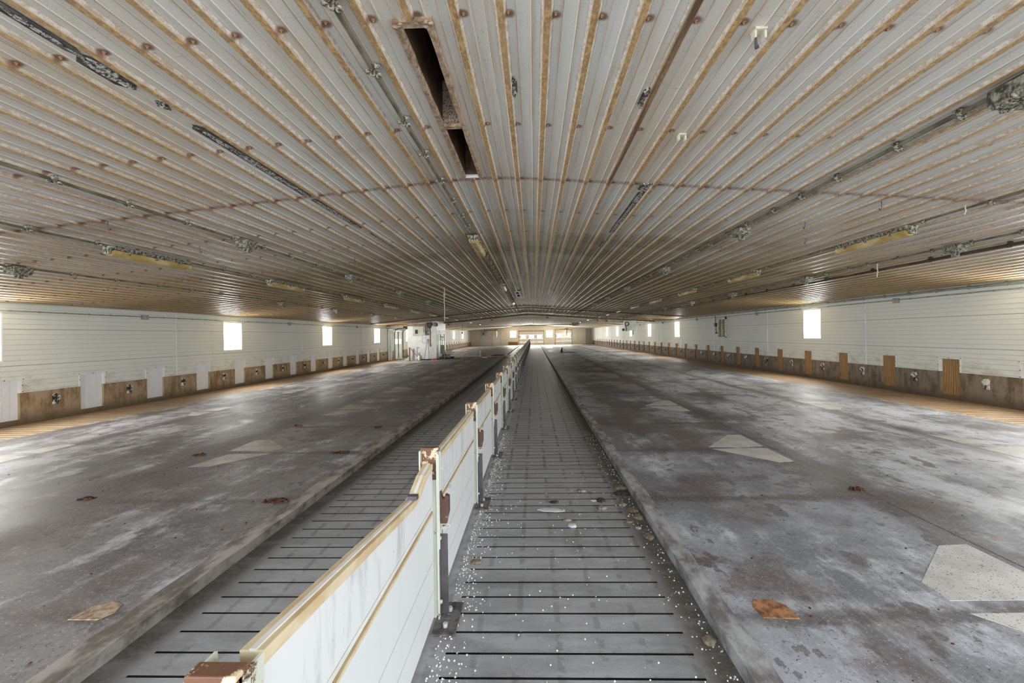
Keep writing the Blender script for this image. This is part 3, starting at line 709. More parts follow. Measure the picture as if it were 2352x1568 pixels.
# broken tie on the sagging rail
br = MB().box(-.012, .034, 1.215, 1.25, .818, .838).build('broken_tie', 'steel_dark'); 
br.location = (FX, .942, 0); tag(br, 'small dark broken tie on the sagging top rail', 'tie')
b0 = None
for k in range(0, NP - 1):
    y0, y1 = FY + FS * k + .042, FY + FS * (k + 1) - .042
    lab = 'white board fence panel with tan rails beside the walkway, %s from the camera' % nth(k + 1)
    if b0 is None: b0 = bay(y0, y1, [(0, .888), (y1 - y0, .888)], lab)
    else: dup(b0, (FX, y0, 0), lab)

# ------------------------------------------------------------------ conduits, boxes and lamps on the ceiling
def conduit(name, x, y0, y1, drop, r, mat, step, label, cat='conduit', clumps=True, wall=None, yph=0.0):
    z = (zc(x) - drop) if wall is None else wall
    t = thing(name, label, cat, (x, y0, z))
    n = max(2, int((y1 - y0) / .4)); pts = [(R.uniform(-.004, .004), (y1 - y0) * i / n, R.uniform(-.004, .004)) for i in range(n + 1)]
    MB().tube(pts, r, 8).build('tube', mat, t)
    c = MB(); up = drop if wall is None else 0
    if wall is None:
        c.tube([(0, -.018, 0), (0, .018, 0)], r * 1.45, 8); c.box(-.012, .05, -.012, .012, r * .8, up - .001)
        if clumps:
            q = random.Random(2)
            for i in range(5): c.ball((q.uniform(-.02, .03), q.uniform(-.03, .03), q.uniform(-.02, .02)), .02, .022, .016, 6, 4, .3, q)
    else:
        s = -1 if x < 0 else 1; c.tube([(0, -.016, 0), (0, .016, 0)], r * 1.5, 8); c.box(*sorted((0, s * (abs((XL if x < 0 else XR) - x) - .014))), -.012, .012, -r, r)
    f = None; y = .25 + yph; cnt = 0
    while y < y1 - y0 and cnt < 60:
        if f is None: o = f = c.build('clamp', 'clump' if (clumps and wall is None) else mat, t)
        else: o = f.copy(); COL.objects.link(o)
        o.location = (0, y + (R.uniform(-.08, .08) if wall is None else 0), 0); y += step; cnt += 1
    return t
conduit('ceiling_conduit', -.9, Y0, 25, .028, .013, 'conduit', .62, 'grimy conduit along the ceiling just left of the ridge slot, feeding the central lamps')
conduit('ceiling_conduit', -3.75, Y0, 31.5, .03, .015, 'conduit', .72, 'dust-caked ceiling conduit with splitter boxes between the foam strip and left lamps')
conduit('ceiling_conduit', -5.1, Y0, 31.5, .03, .013, 'conduit', .75, 'thin dusty conduit linking the left row of ceiling lamps')
conduit('ceiling_conduit', -6.8, Y0, 31.5, .03, .014, 'conduit', .8, 'grimy ceiling conduit with hanging boxes nearest the left wall')
conduit('ceiling_conduit', 2.68, Y0, 31.5, .03, .017, 'conduit', .58, 'dark rusty conduit along the ceiling right of the ridge, with clumped clamps')
conduit('ceiling_conduit', 4.4, Y0, 31.5, .03, .013, 'conduit', .85, 'thin dusty conduit linking the right row of ceiling lamps')
conduit('ceiling_conduit', 5.72, Y0, 31.5, .03, .014, 'conduit', .6, 'ceiling conduit with black clips and boxes beside the black pipe')
conduit('ceiling_pipe', 6.13, Y0, 31.5, .06, .022, 'conduit_dark', 1.2, 'straight black pipe hung under the right side of the ceiling', 'pipe', False)
conduit('wall_conduit', XL + .045, Y0, 31, 0, .011, 'conduit_grey', .5, 'grey conduit clipped along the top of the left wall', 'conduit', False, 2.2)
conduit('wall_conduit', XR - .045, Y0, 45, 0, .011, 'conduit_grey', .5, 'grey conduit clipped along the top of the right wall', 'conduit', False, 2.325)
conduit('eave_pipe', XR - .06, Y0, 34, 0, .028, 'conduit_grey', .75, 'thick grey-green pipe along the right eave above the wall conduit', 'pipe', False, 2.44)

def ceil_box(x, y, label, group, sx=.075, sy=.12, sz=.09, mat='housing', drop=.0):
    t = thing('junction_box', label, 'box', (x, y, zc(x) - .02 - drop), 0, group)
    MB().box(-sx, sx, -sy, sy, -sz, 0).build('body', mat, t, .01)
    q = random.Random(int(y * 7)); b = MB()
    for i in range(9): b.ball((q.uniform(-sx, sx), q.uniform(-sy, sy), -sz + q.uniform(-.02, .015)), .022, .025, .018, 6, 4, .3, q)
    b.box(-sx * .9, sx * .9, -sy * .9, sy * .9, -sz - .012, -sz + .002)
    b.build('dust_crust', 'clump', t)
    MB().box(-.035, .035, -.03, .03, -sz - .07, -sz).build('socket', mat, t, .006)
    return t
bx0 = None
def boxes(x, ys, where, group):
    first = None
    for i, y in enumerate(ys):
        lab = 'dust-crusted box %s, %s from the camera' % (where, nth(i))
        if first is None: first = ceil_box(x, y, lab, group)
        else: dup(first, (x, y, zc(x) - .02), lab)
boxes(-3.72, [5.83, 9.2, 12.6, 16.0, 19.5], 'on the conduit left of the foam strip', 'boxes on the foam-side conduit')
boxes(-6.82, [5.85, 12.2, 15.6, 19.0, 22.4], 'on the conduit nearest the left wall', 'boxes on the left wall-side conduit')
boxes(2.72, [6.0, 9.45, 13.3, 16.7, 20.1], 'on the rusty conduit right of the ridge', 'boxes on the rusty right conduit')
boxes(5.72, [6.32, 9.7, 13.2, 16.6, 20.0], 'beside the black pipe on the right', 'boxes beside the black pipe')
tb = ceil_box(2.74, 2.52, 'large grimy splitter box at the right frame edge of the ceiling', None, .13, .16, .10)

def wall_jbox(X, sgn, z, ys, where, group):
    first = None
    for i, y in enumerate(ys):
        lab = 'small grey square box on the %s, %s from the camera' % (where, nth(i))
        if first is None:
            first = thing('junction_box', lab, 'box', (X, y, z), 0, group)
            MB().box(*sorted((-sgn * .012, -sgn * .085)), -.075, .075, -.055, .06).build('body', 'conduit_grey', first, .006)
            MB().box(*sorted((-sgn * .085, -sgn * .092)), -.07, .07, -.05, .055).build('lid', 'grey_metal', first, .003)
        else: dup(first, (X, y, z), lab)
wall_jbox(XL, -1, 2.19, [11.06, 17.8, 24.7], 'left wall conduit', 'boxes on the left wall conduit')
wall_jbox(XR, 1, 2.31, [11.55, 18.65, 25.4, 32.0, 39.0], 'right wall conduit', 'boxes on the right wall conduit')

def lamp(label, group, x, y, w=.075, dif='diffuser'):
    t = thing('ceiling_lamp', label, 'lamp', (x, y, zc(x) - .025), 0, group); L = .64
    def bar(w0, w1, z0, z1, l):
        pr = [(-w0, z0), (w0, z0), (w1, z1), (-w1, z1)]; return MB().prism(pr, 'y', -l, l)
    bar(w, w * .93, 0, -.055, L).build('housing', 'housing', t, .012)
    bar(w * .95, w * .55, -.052, -.125, L - .03).build('diffuser', dif, t, .022)
    for s in (-1, 1):
        MB().prism([(-w * .8, -.01), (w * .8, -.01), (w * .5, -.11), (-w * .5, -.11)], 'y', s * (L - .02), s * (L + .018)).build('end_cap', 'diffuser' if s > 0 else 'clump', t, .01)
    for i in range(3):
        for s in (-1, 1): MB().box(*sorted((s * w * .9, s * (w + .014))), -.4 + .4 * i - .018, -.4 + .4 * i + .018, -.085, -.02).build('clip', 'clump', t)
    q = random.Random(5); b = MB()
    for i in range(26): b.ball((q.choice((-1, 1)) * w * q.uniform(.8, 1.02), q.uniform(-L, L), q.uniform(-.05, -.005)), .012, .03, .012, 6, 4, .3, q)
    b.build('dust_crust', 'clump', t)
    return t
def lamps(x, ys, where, group, **kw):
    first = None
    for i, y in enumerate(ys):
        lab = 'long dusty tube lamp %s, %s from the camera' % (where, nth(i))
        if first is None: first = lamp(lab, group, x, y, **kw)
        else: dup(first, (x, y, zc(x) - .025), lab)
lamps(-5.1, [5.95, 9.3, 12.85, 16.2, 19.6, 23.0, 26.4, 29.8], 'in the left ceiling row', 'left row of ceiling lamps')
lamps(4.42, [6.05, 9.7, 13.2, 16.6, 20.0, 23.5, 27.0, 30.4], 'in the right ceiling row', 'right row of ceiling lamps')
lamps(-.9, [7.5, 14.0, 20.5], 'beside the ridge', 'central ceiling lamps', w=.085)
lamps(-5.1, [36.5, 43, 49.5, 56], 'far beyond the partition at left', 'far left ceiling lamps', dif='diffuser_pale')
lamps(4.42, [36.5, 43, 49.5, 56], 'far beyond the red lamps at right', 'far right ceiling lamps', dif='diffuser_pale')
# ghost strips of old foam
def foam(x, y0, y1, w, label, lumps=1.0):
    t = thing('foam_strip', label, 'foam', (x, y0, zc(x)), 0, 'foam strips on the ceiling'); q = random.Random(int(y0 * 100)); n = max(6, int((y1 - y0) / .035)); vs = []; fs = []
    for i in range(n + 1):
        u = i / n; ww = w * (.75 + .25 * math.sin(u * 9 + x)) * (min(1, 6 * u + .2) * min(1, 6 * (1 - u) + .2)) + q.uniform(-.006, .006); y = (y1 - y0) * u; d = .011 + q.uniform(-.004, .006); ox = q.uniform(-.005, .005)
        vs += [(ox - ww, y, .0), (ox - ww * .6, y, -d), (ox, y, -d * q.uniform(.35, .8)), (ox + ww * .6, y, -d), (ox + ww, y, .0)]
    for i in range(n):
        for j in range(4): fs.append((5 * i + j, 5 * i + j + 1, 5 * i + 6 + j, 5 * i + 5 + j))
    MB().add(vs, fs).open_build('strip', 'foam', t)
    w2 = w * 1.12; b = MB().prism([(-w2, .06), (0, 0), (w2, .06), (w2, y1 - y0 - .05), (0, y1 - y0 + .02), (-w2, y1 - y0 - .05)], 'z', -.006, -.001); b.build('grime_edge', 'plate', t); return t
foam(-2.25, .4, 2.22, 0.029, 'narrow strip of old foam running out of the top left frame corner')
foam(-2.25, 2.2, 2.52, 0.058, 'wide foam blob at the end of the top left foam strip')
foam(-2.24, 2.66, 2.76, 0.029, 'single small foam spot between two left foam strips')
foam(-2.25, 2.96, 4.55, 0.036, 'long foam strip on the left ceiling ending at the sheet lap')
foam(-2.25, 4.6, 5.9, 0.039, 'foam strip on the left ceiling just past the sheet lap')
foam(-2.22, 6.2, 9.3, 0.039, 'farthest foam strip on the left ceiling')
foam(1.16, 4.5, 4.75, 0.065, 'thick foam blob right of the ridge at the sheet lap')
foam(1.16, 4.75, 6.7, 0.039, 'long foam strip on the ceiling right of the ridge')
foam(1.17, 7.2, 7.75, 0.046, 'short foam strip right of the ridge, farther along')
foam(.735, 2.82, 3.06, .026, 'small pale nest clump beside the dark-stained ceiling rib')
foam(-.10, 2.76, 2.98, .018, 'small grey clump on the ceiling rib right of the slot vent')
for i, (x, y) in enumerate([(1.13, 2.27), (1.13, 3.44)]):
    t = thing('ceiling_bracket', ['small white hanger bracket on the upper right ceiling near the top edge', 'small white hanger bracket farther along, right of the ridge'][i], 'bracket', (x, y, zc(x)), 0, 'white hanger brackets')
    MB().box(-.03, .03, -.03, .03, -.014, 0).box(-.03, -.018, -.02, .02, -.05, -.01).box(.018, .03, -.02, .02, -.05, -.01).build('body', 'rope', t, .003)
    if i == 0: MB().tube([(-.02, -.01, -.04), (-.03, -.03, -.09), (-.028, -.035, -.11)], [.006, .008, .012], 6).build('wire_end', 'steel_dark', t)
def hanging(x, y, z0, z1, r, label, cat='rope', mat='rope', knot=False):
    n = 7; pts = [(.006 * math.sin(i * 1.7), .004 * math.cos(i), -(z0 - z1) * i / n) for i in range(n + 1)]
    t = thing('hanging_rope', label, cat, (x, y, z0)); MB().tube(pts, r, 6).build('cord', mat, t)
    if knot: MB().ball((0, 0, -(z0 - z1) * .22), .03, .03, .035, 8, 6).build('knot', mat, t)
hanging(-2.57, 13.1, zc(-2.57), 2.05, .012, 'pale rope hanging from the ceiling in front of the white partition', knot=True)
hanging(5.78, 7.8, zc(5.78), 2.48, .008, 'short pale cord hanging beside the black pipe')
hanging(4.36, 4.7, zc(4.36), 2.74, .006, 'short thin cord hanging from the right lamp conduit')
# little wire hooks under the ribs
hk = None
for i, (x, y) in enumerate([(-4.4, 4.6), (-4.4, 5.9), (-6.0, 7.6), (-7.4, 7.7), (3.55, 4.72), (3.78, 6.4), (3.3, 5.6), (2.95, 7.2), (6.95, 9.6), (7.2, 10.8), (-7.6, 9.1), (3.1, 8.6), (3.1, 10.2), (-3.0, 7.6), (-3.0, 9.2)]):
    side = 'left' if x < 0 else 'right'
    lab = 'tiny wire hook under a ceiling rib on the %s' % side
    if hk is None:
        hk = thing('wire_hook', lab, 'hook', (x, y, zc(x) - .015), 0, 'wire hooks under the left ceiling'); MB().tube([(0, 0, .02), (0, 0, -.05), (0, .012, -.075), (0, .03, -.07), (0, .032, -.05)], .005, 6).build('wire', 'steel_dark', hk)
    else: o = dup(hk, (x, y, zc(x) - .015), lab); o['group'] = 'wire hooks under the %s ceiling' % side

# ------------------------------------------------------------------ middle of the barn
def along_profile(y, drop, x0, x1, step=.5):
    pts = []; x = x0
    while x < x1 + 1e-6: pts.append((x, y, zc(x) - drop)); x += step
    return pts
o = MB().tube(along_profile(25.4, .05, -9.2, 8.6), .022, 6).build('cross_conduit', 'conduit_dark'); tag(o, 'thin dark pipe crossing under the whole ceiling before the partition', 'pipe')
o = MB().tube(along_profile(32.6, .10, -9.4, 8.8), .05, 8).build('cross_pipe', 'conduit'); tag(o, 'thick grimy pipe crossing the ceiling where the stained sheets end', 'pipe')
t = thing('cross_pipe', 'pale pipe crossing just below the thick grimy ceiling pipe', 'pipe'); MB().tube(along_profile(33.0, .20, -6.2, 8.8), .03, 8).build('tube', 'rail_white', t)
for x in (-5.5, -3.5, -1.5, .5, 2.5, 4.4, 6.5, 8.4): MB().tube([(x, 33.0, zc(x)), (x, 33.0, zc(x) - .2)], .012, 6).build('hanger', 'conduit_dark', t)
rl = None
for i, (x, lab) in enumerate([(-6.15, 'red heat lamp at the left end of the crossing pipes'), (-3.0, 'dark red heat lamp on the crossing pipes left of the ridge'), (1.0, 'red heat lamp on the crossing pipes right of the ridge'), (4.6, 'left of two red heat lamps near the hanging cabinet'), (5.25, 'right of two red heat lamps near the hanging cabinet')]):
    z = zc(x) - .2
    if rl is None:
        rl = thing('heat_lamp', lab, 'lamp', (x, 32.8, z), 0, 'red heat lamps'); MB().tube([(0, 0, .2), (0, 0, .03)], .02, 8).build('stem', 'conduit_dark', rl); MB().ball((0, 0, -.03), .10, .10, .09, 10, 6).build('globe', 'red_lamp', rl)
        MB().tube([(0, 0, .06), (0, 0, .0)], [.04, .10], 10).build('collar', 'white', rl)
    else: dup(rl, (x, 32.8, z), lab)
# white partition room
PX0, PX1, PY0, PY1 = -8.4, -6.47, 30.06, 33.2
b = MB(); zt = zc(PX0)
for k in range(9):
    z0 = .05 + k * .295; z1 = min(z0 + .288, 2.52)
    b.box(PX0, PX1, PY0, PY0 + .03, z0, z1)
vs = [(PX0, PY0 + .015, .0), (PX1, PY0 + .015, .0), (PX1, PY1, .0), (PX0, PY1, .0)]
b.add(vs + [(x, y, zc(x) - .02) for x, y, z in vs], [(0, 1, 5, 4), (1, 2, 6, 5), (2, 3, 7, 6), (3, 0, 4, 7)])
struct(b.build('wall_partition', 'white'))
t = thing('control_cabinet', 'grimy grey-green control cabinet on the white partition', 'cabinet', (-7.58, PY0 - .125, 1.68))
MB().box(-.41, .41, -.10, .12, 0, .62).build('body', 'cabinet_old', t, .01); MB().box(-.38, .30, -.115, -.1, .03, .60).build('cabinet_door', 'cabinet', t, .005); MB().box(-.25, -.07, -.125, -.11, .12, .39).build('display', 'black', t, .004)
for x in (-.38, -.30, .24, .33): MB().tube([(x, 0, .62), (x, 0, .78)], .02, 6).build('cable_pipe', 'conduit_grey', t)
t = thing('feed_auger', 'brown feed auger pipe with dark hopper and motor crossing the partition', 'auger', (-6.83, PY0 - .42, 2.36))
MB().tube([(-2.85, 0, -.02), (0, 0, .0)], .055, 10).build('auger_tube', 'steel_tan', t); MB().prism([(-.16, .18), (.16, .18), (.17, -.02), (.07, -.22), (-.07, -.22), (-.17, -.02)], 'y', -.14, .14).build('hopper', 'conduit_dark', t, .01)
MB().tube([(.16, 0, .02), (.24, 0, .02), (.26, 0, .02), (.52, 0, .02), (.56, 0, .02)], [.05, .05, .12, .12, .07], 12).build('motor', 'housing', t); MB().tube([(0, 0, -.2), (.04, 0, -.5), (.05, 0, -1.42)], [.07, .05, .045], 10).build('drop_pipe', 'steel_tan', t)
for x in (-2.3, -1.1): MB().tube([(x, 0, .05), (x, 0, .34)], .012, 6).build('hanger', 'conduit_dark', t)
def coil(c, r, tr, n=18, axis='y'): return [(c[0] + r * math.cos(2 * PI * i / n), c[1] + .01 * math.sin(i), c[2] + r * math.sin(2 * PI * i / n)) for i in range(n + 1)]
o = MB().tube(coil((0, 0, 0), .13, .015), .018, 6).build('hose_ring', 'steel_dark'); o.location = (-7.0, PY0 - .03, 1.87); tag(o, 'small dark hose ring hung right of the control cabinet', 'hose')
o = MB().tube([(-.12, 0, .5), (-.13, 0, .12), (-.06, 0, 0), (.06, 0, 0), (.12, 0, .12), (.11, 0, .5)], .006, 5).build('hanging_cable', 'grey_metal'); o.location = (-7.3, PY0 - .02, 1.16); tag(o, 'thin cable loop hanging below the control cabinet', 'cable')
def squeegee(x0, x1, lab, head):
    t = thing('squeegee', lab, 'squeegee', (x1, PY0 - .34, ZF), 0, 'squeegees against the partition')
    MB().tube([(0, 0, .06), (x0 - x1, .30, 1.38)], .014, 6).build('handle', 'steel_dark', t); MB().box(-.16, .16, -.04, .04, 0, .07).build('head', head, t, .01); return t
squeegee(-7.06, -7.22, 'left of two long-handled squeegees leaning on the partition', 'black'); squeegee(-7.02, -6.90, 'right of two long-handled squeegees, with the navy head', 'navy')
t = thing('spray_canister', 'white spray canister standing before the partition', 'canister', (-7.5, PY0 - .5, ZF))
MB().tube([(0, 0, 0), (0, 0, .02), (0, 0, .28), (0, 0, .32)], [.10, .105, .105, .06], 14).build('tank', 'white', t); MB().tube([(0, 0, .32), (0, 0, .38)], .03, 8).build('neck', 'black', t)
MB().tube([(q[0], q[1], q[2]) for q in coil((0, 0, .44), .06, .01, 12)], .012, 6).build('handle', 'steel_dark', t); MB().tube([(.04, 0, .36), (.14, -.02, .3), (.13, -.04, .1)], .012, 6).build('hose', 'black', t)
t = thing('hand_winch', 'rusty winch post with diagonal arm at the partition left end', 'winch', (-8.2, PY0 - .25, ZF))
MB().box(-.05, .03, -.04, .04, 0, .84).build('mast', 'rust', t, .005); MB().tube([(-.02, 0, .84), (.10, 0, .72), (.62, -.02, .12)], .02, 6).build('arm', 'rust', t); MB().box(.5, .78, -.08, .06, 0, .09).build('foot', 'navy', t, .02); MB().tube([(-.06, -.05, .3), (-.06, .05, .3)], .07, 10).build('drum', 'flake', t)
t = thing('hand_tool', 'small grey tool hung low on the partition', 'tool', (-7.78, PY0 - .02, .5)); MB().tube([(0, 0, -.12), (0, 0, .38)], .012, 6).build('shaft', 'grey_metal', t); MB().box(-.02, .12, -.03, .0, .36, .42).build('head', 'grey_metal', t, .005)
t = thing('fuel_can', 'red plastic can lying at the partition right corner', 'can', (-6.52, PY0 - .3, ZF)); MB().box(-.17, .15, -.1, .1, 0, .10).build('body', 'red', t, .03); MB().tube([(.12, 0, .08), (.2, 0, .13)], .025, 8).build('spout', 'red', t)
t = thing('power_washer', 'grey power washer with white drum beside the partition', 'machine', (-6.08, 31.3, ZF))
MB().tube([(-.3, 0, .17), (-.27, 0, .17), (.3, 0, .17), (.33, 0, .17)], [.05, .16, .16, .05], 14).build('tank', 'green_post', t); MB().tube([(-.26, 0, .45), (-.24, 0, .45), (.0, 0, .45), (.02, 0, .45)], [.05, .14, .14, .05], 14).build('drum', 'white', t)
MB().tube([(.05, 0, .46), (.07, 0, .46), (.4, 0, .46), (.42, 0, .46)], [.05, .11, .11, .05], 12).build('motor', 'white', t); MB().tube([(-.32, -.1, .08), (-.32, .1, .08)], .08, 10).build('wheel', 'white', t); MB().box(.3, .58, -.1, .1, .0, .14).build('engine_base', 'black', t, .02); MB().tube([(.5, 0, .45), (.5, .0, .38)], .04, 8).build('gauge', 'black', t)
o = MB().box(-.5, .5, -.15, .15, 0, .02).build('rubber_mat', 'navy', None, .006); o.location = (-5.55, 31.0, ZF); tag(o, 'dark rubber mat on the floor beside the power washer', 'mat')
t = thing('tool_rack', 'grey steel rack with hanging tools at the partition end', 'rack', (-6.27, 31.0, ZF))
MB().box(-.14, -.10, -.03, .03, 0, 1.7).box(.12, .16, -.03, .03, 0, 1.7).build('upright', 'grey_metal', t, .004); MB().box(-.1, .12, -.05, .05, .35, .95).build('bin', 'green_post', t, .01)
b = MB()
for i in range(6): b.tube([(-.18, 0, 1.3 + .12 * i), (.2, 0, 1.3 + .12 * i)], .008, 5)
for i in range(5): b.tube([(-.18 + .09 * i, 0, 1.25), (-.18 + .09 * i, 0, 1.95)], .008, 5)
b.build('wire_grid', 'steel_dark', t); MB().tube([(0, -.05, 1.5), (0, -.05, .95)], .02, 6).build('hung_tool', 'rust', t); MB().box(-.1, .1, -.08, -.04, 1.48, 1.52).build('hung_tool_head', 'black', t)
# green doors in the left wall
t = thing('side_door', 'stained grey-green swing door in the left wall before the partition', 'door', (XL, 29.95, 0)); MB().box(.014, .05, 0, .88, .06, 2.06).build('door_leaf', 'green_post', t, .006); MB().box(.05, .058, .40, .42, .08, 2.04).build('seam', 'steel_dark', t); MB().ball((.08, .38, .95), .03, .03, .03, 8, 5).build('knob', 'steel_dark', t); MB().box(.014, .10, -.02, .9, 2.06, 2.16).build('header', 'white', t, .004)
t = thing('overhead_door', 'pale green sectional door with two panes in the left wall', 'door', (XL - .02, 31.4, 0))
b = MB().box(-.05, -.035, -.09, .285, 0, 2.04).box(-.05, -.035, .81, 1.185, 0, 2.04).box(-.05, -.035, 1.715, 2.09, 0, 2.04).box(-.05, -.035, .28, 1.72, 0, 1.12).box(-.05, -.035, .28, 1.72, 1.46, 2.04)
for k in range(4):
    z0 = .06 + .49 * k
    if k == 2:
        b.box(-.03, .01, 0, .28, z0, z0 + .48); b.box(-.03, .01, .82, 1.18, z0, z0 + .48); b.box(-.03, .01, 1.72, 2.0, z0, z0 + .48)
        for a in (.28, 1.18): b.box(-.03, .01, a, a + .54, z0, z0 + .08); b.box(-.03, .01, a, a + .54, z0 + .42, z0 + .48)
    else: b.box(-.03, .01, 0, 2.0, z0, z0 + .488)
b.build('door_section', 'green_door', t)
for a in (.28, 1.18):
    p = MB().quad((-.01, a, 1.12), (-.01, a + .54, 1.12), (-.01, a + .54, 1.46), (-.01, a, 1.46)).open_build('pane', 'pane', t)
    area('door_daylight', (XL - .12, 31.4 + a + .27, 1.29), (0, -PI / 2, 0), .34, .54, 4)
for yy in (.02, 2.0): MB().tube([(.06, yy, 0), (.06, yy, 1.9), (.12, yy, 2.1), (.35, yy, 2.2), (1.1, yy, 2.22)], .03, 6).build('track', 'steel_dark', t)
MB().box(.02, .06, .98, 1.02, .1, 2.0).build('center_stile', 'steel_dark', t); MB().tube([(.12, 0, 2.12), (.12, 2.0, 2.12)], .035, 8).build('torsion_bar', 'grey_metal', t)
o = MB().box(0, .02, -.35, .35, 0, .55).build('warning_sign', 'red'); o.location = (XL + .012, 36.6, 1.3); tag(o, 'small red sign on the left wall behind the partition edge', 'sign')
o = MB().ball((0, 0, 0), .2, .14, .05, 10, 5, .15, R).build('rag', 'white'); o.location = (-9.2, 31.3, ZF + .03); tag(o, 'white rag on the floor at the green door', 'rag')
# debris beyond the partition
t = thing('wooden_stump', 'pale post stump standing on the floor beyond the partition', 'post', (-3.86, 32.9, ZF)); MB().tube([(0, 0, 0), (0, 0, .42)], .07, 8).build('shaft', 'tan_plank', t); MB().ball((0, 0, .45), .08, .08, .05, 8, 5).build('cap', 'white', t)
o = MB().box(-.16, .16, -.15, .15, 0, .36).build('wooden_crate', 'wood', None, .01); o.location = (-3.58, 33.1, ZF); tag(o, 'small brown crate beside the pale post stump', 'crate')
for i, (x, y, l, w, m, lab) in enumerate([(-4.6, 33.9, .5, .3, 'tan_plank', 'pale plank lying left of the post stump'), (-2.75, 33.9, .9, .4, 'tan_plank', 'broad pale board lying right of the brown crate'), (-2.7, 33.9, .5, .12, 'muck', 'dark wood scrap lying on the broad pale board'), (-3.1, 32.2, .6, .25, 'tan_plank', 'pale board lying nearest before the crate')]):
    o = MB().box(-l, l, -w, w, 0, .05).build('loose_board', m, None, .006); o.location = (x, y, ZF + (.05 if i == 2 else 0)); o.rotation_euler = (0, 0, .3 * i); tag(o, lab, 'board', 'loose boards beyond the partition')
t = thing('floor_cone', 'small dark cone-shaped stand far off on the right floor', 'stand', (2.42, 39.6, ZF)); MB().tube([(0, 0, 0), (0, 0, .03)], .16, 12).build('foot', 'black', t); MB().tube([(0, 0, .03), (0, 0, .42)], [.13, .03], 12).build('body', 'black', t)
o = MB().tube([(-.65, 0, .05), (.65, .25, .05)], .05, 8).build('plastic_pipe', 'white'); o.location = (3.15, 40.2, ZF); tag(o, 'white plastic pipe lying on the far right floor', 'pipe')
# hanging cabinet on the right
t = thing('hanging_cabinet', 'pale green control cabinet hung from the ceiling at right', 'cabinet', (6.78, 32.2, 1.79))
MB().box(-.42, .42, -.12, .12, 0, .72).build('body', 'cabinet', t, .012); MB().box(-.05, .20, -.13, -.12, .60, .615).build('label_strip', 'grey_metal', t); MB().tube(coil((-.24, -.16, .48), .13, .02), .024, 6).build('hose_coil', 'black', t)
MB().tube([(-.33, -.15, .42), (-.28, -.15, .2), (-.30, -.15, -.05)], .018, 6).build('cable', 'black', t); MB().box(-.55, -.42, -.08, .05, .0, .16).build('plug', 'navy', t, .02); MB().box(.14, .26, -.06, .06, -.26, 0).build('socket', 'grey_metal', t, .02)
for x in (-.38, .38): MB().tube([(x, 0, .7), (x, 0, zc(6.78) - 1.79)], .014, 6).build('hanger', 'steel_tan', t)
# far feed line
t = thing('feed_line', 'grey feed pipe crossing under the far ceiling with dark motor', 'pipe', (0, 50, 2.68)); MB().tube([(-7.4, 0, -.12), (4.2, 0, .02)], .04, 8).build('tube', 'conduit', t); MB().tube([(4.2, 0, .02), (4.25, 0, .02), (4.95, 0, .02), (5.0, 0, .02)], [.06, .16, .16, .08], 12).build('motor', 'housing', t); MB().box(4.7, 5.05, -.12, .12, .1, .34).build('motor_box', 'housing', t, .02)
for x in (-6, -3, 0, 3): MB().tube([(x, 0, .02), (x, 0, zc(x) - 2.68)], .008, 5).build('hanger', 'conduit_dark', t)
for i, (x, y, z1, lab) in enumerate([(-6.3, 40, 1.95, 'dark hook rod hanging from the far ceiling left of the ridge'), (-5.6, 51.5, 2.0, 'dark drop cable with plug hanging near the far left wall'), (7.4, 60, 2.0, 'dark drop cable hanging near the far right wall')]):
    t = thing('drop_cable', lab, 'cable', (x, y, zc(x))); h = zc(x) - z1; MB().tube([(0, 0, 0), (0, 0, -h)], .012, 5).build('cable', 'black', t); MB().box(-.06, .06, -.06, .06, -h - .16, -h).build('plug', 'black', t, .01)
# louvre on the right wall
t = thing('louvre_vent', 'cream louvred vent on the right wall between the windows', 'vent', (XR, 21.55, 1.33)); MB().box(-.09, 0, 0, .06, 0, .98).box(-.09, 0, .84, .90, 0, .98).box(-.09, 0, 0, .9, 0, .05).box(-.09, 0, 0, .9, .86, .98).box(-.09, 0, .43, .47, 0, .98).build('frame', 'cream_vent', t, .006)
for i in range(9): MB().prism([(-.08, .09 + .085 * i), (-.07, .085 + .085 * i), (-.012, .14 + .085 * i), (-.022, .145 + .085 * i)], 'y', .06, .84).build('slat', 'cream_vent', t)
MB().box(-.012, -.003, .05, .86, .04, .9).build('backing', 'stem_l', t)
t = thing('cable_switch', 'dark switch and drop cable beside the cream louvre', 'switch', (XR - .06, 22.75, 2.3)); MB().tube([(0, 0, .1), (0, 0, -.25), (0, -.05, -.7)], .016, 6).build('cable', 'steel_dark', t); MB().box(-.05, .05, -.06, .1, -.42, -.25).build('body', 'steel_dark', t, .01); MB().box(-.03, .03, -.12, .0, -.78, -.7).build('plug', 'black', t)

# ------------------------------------------------------------------ far end wall
holes = END_WIN[:2]
b = MB()
def end_slab(x0, x1, z0, z1):
    b.box(x0, x1, YE, YE + .15, z0, z1)
DO = (-2.28, 1.5, 2.2); D2 = (3.33, 5.79, 2.28)
xs = [XL, -3.62, -2.7, DO[0], DO[1], 1.94, 2.88, D2[0], D2[1], XR]
for x0, x1 in zip(xs, xs[1:]):
    m = (x0 + x1) / 2; zt = 3.25
    if (x0, x1) == (-3.62, -2.7): end_slab(x0, x1, 0, 1.26); end_slab(x0, x1, 2.26, zt)
    elif (x0, x1) == (1.94, 2.88): end_slab(x0, x1, 0, 1.23); end_slab(x0, x1, 2.25, zt)
    elif (x0, x1) == DO[:2]: end_slab(x0, x1, DO[2], zt)
    elif (x0, x1) == D2[:2]: end_slab(x0, x1, D2[2], zt)
    else: end_slab(x0, x1, 0, zt)
struct(b.build('wall_back', 'siding_end'))
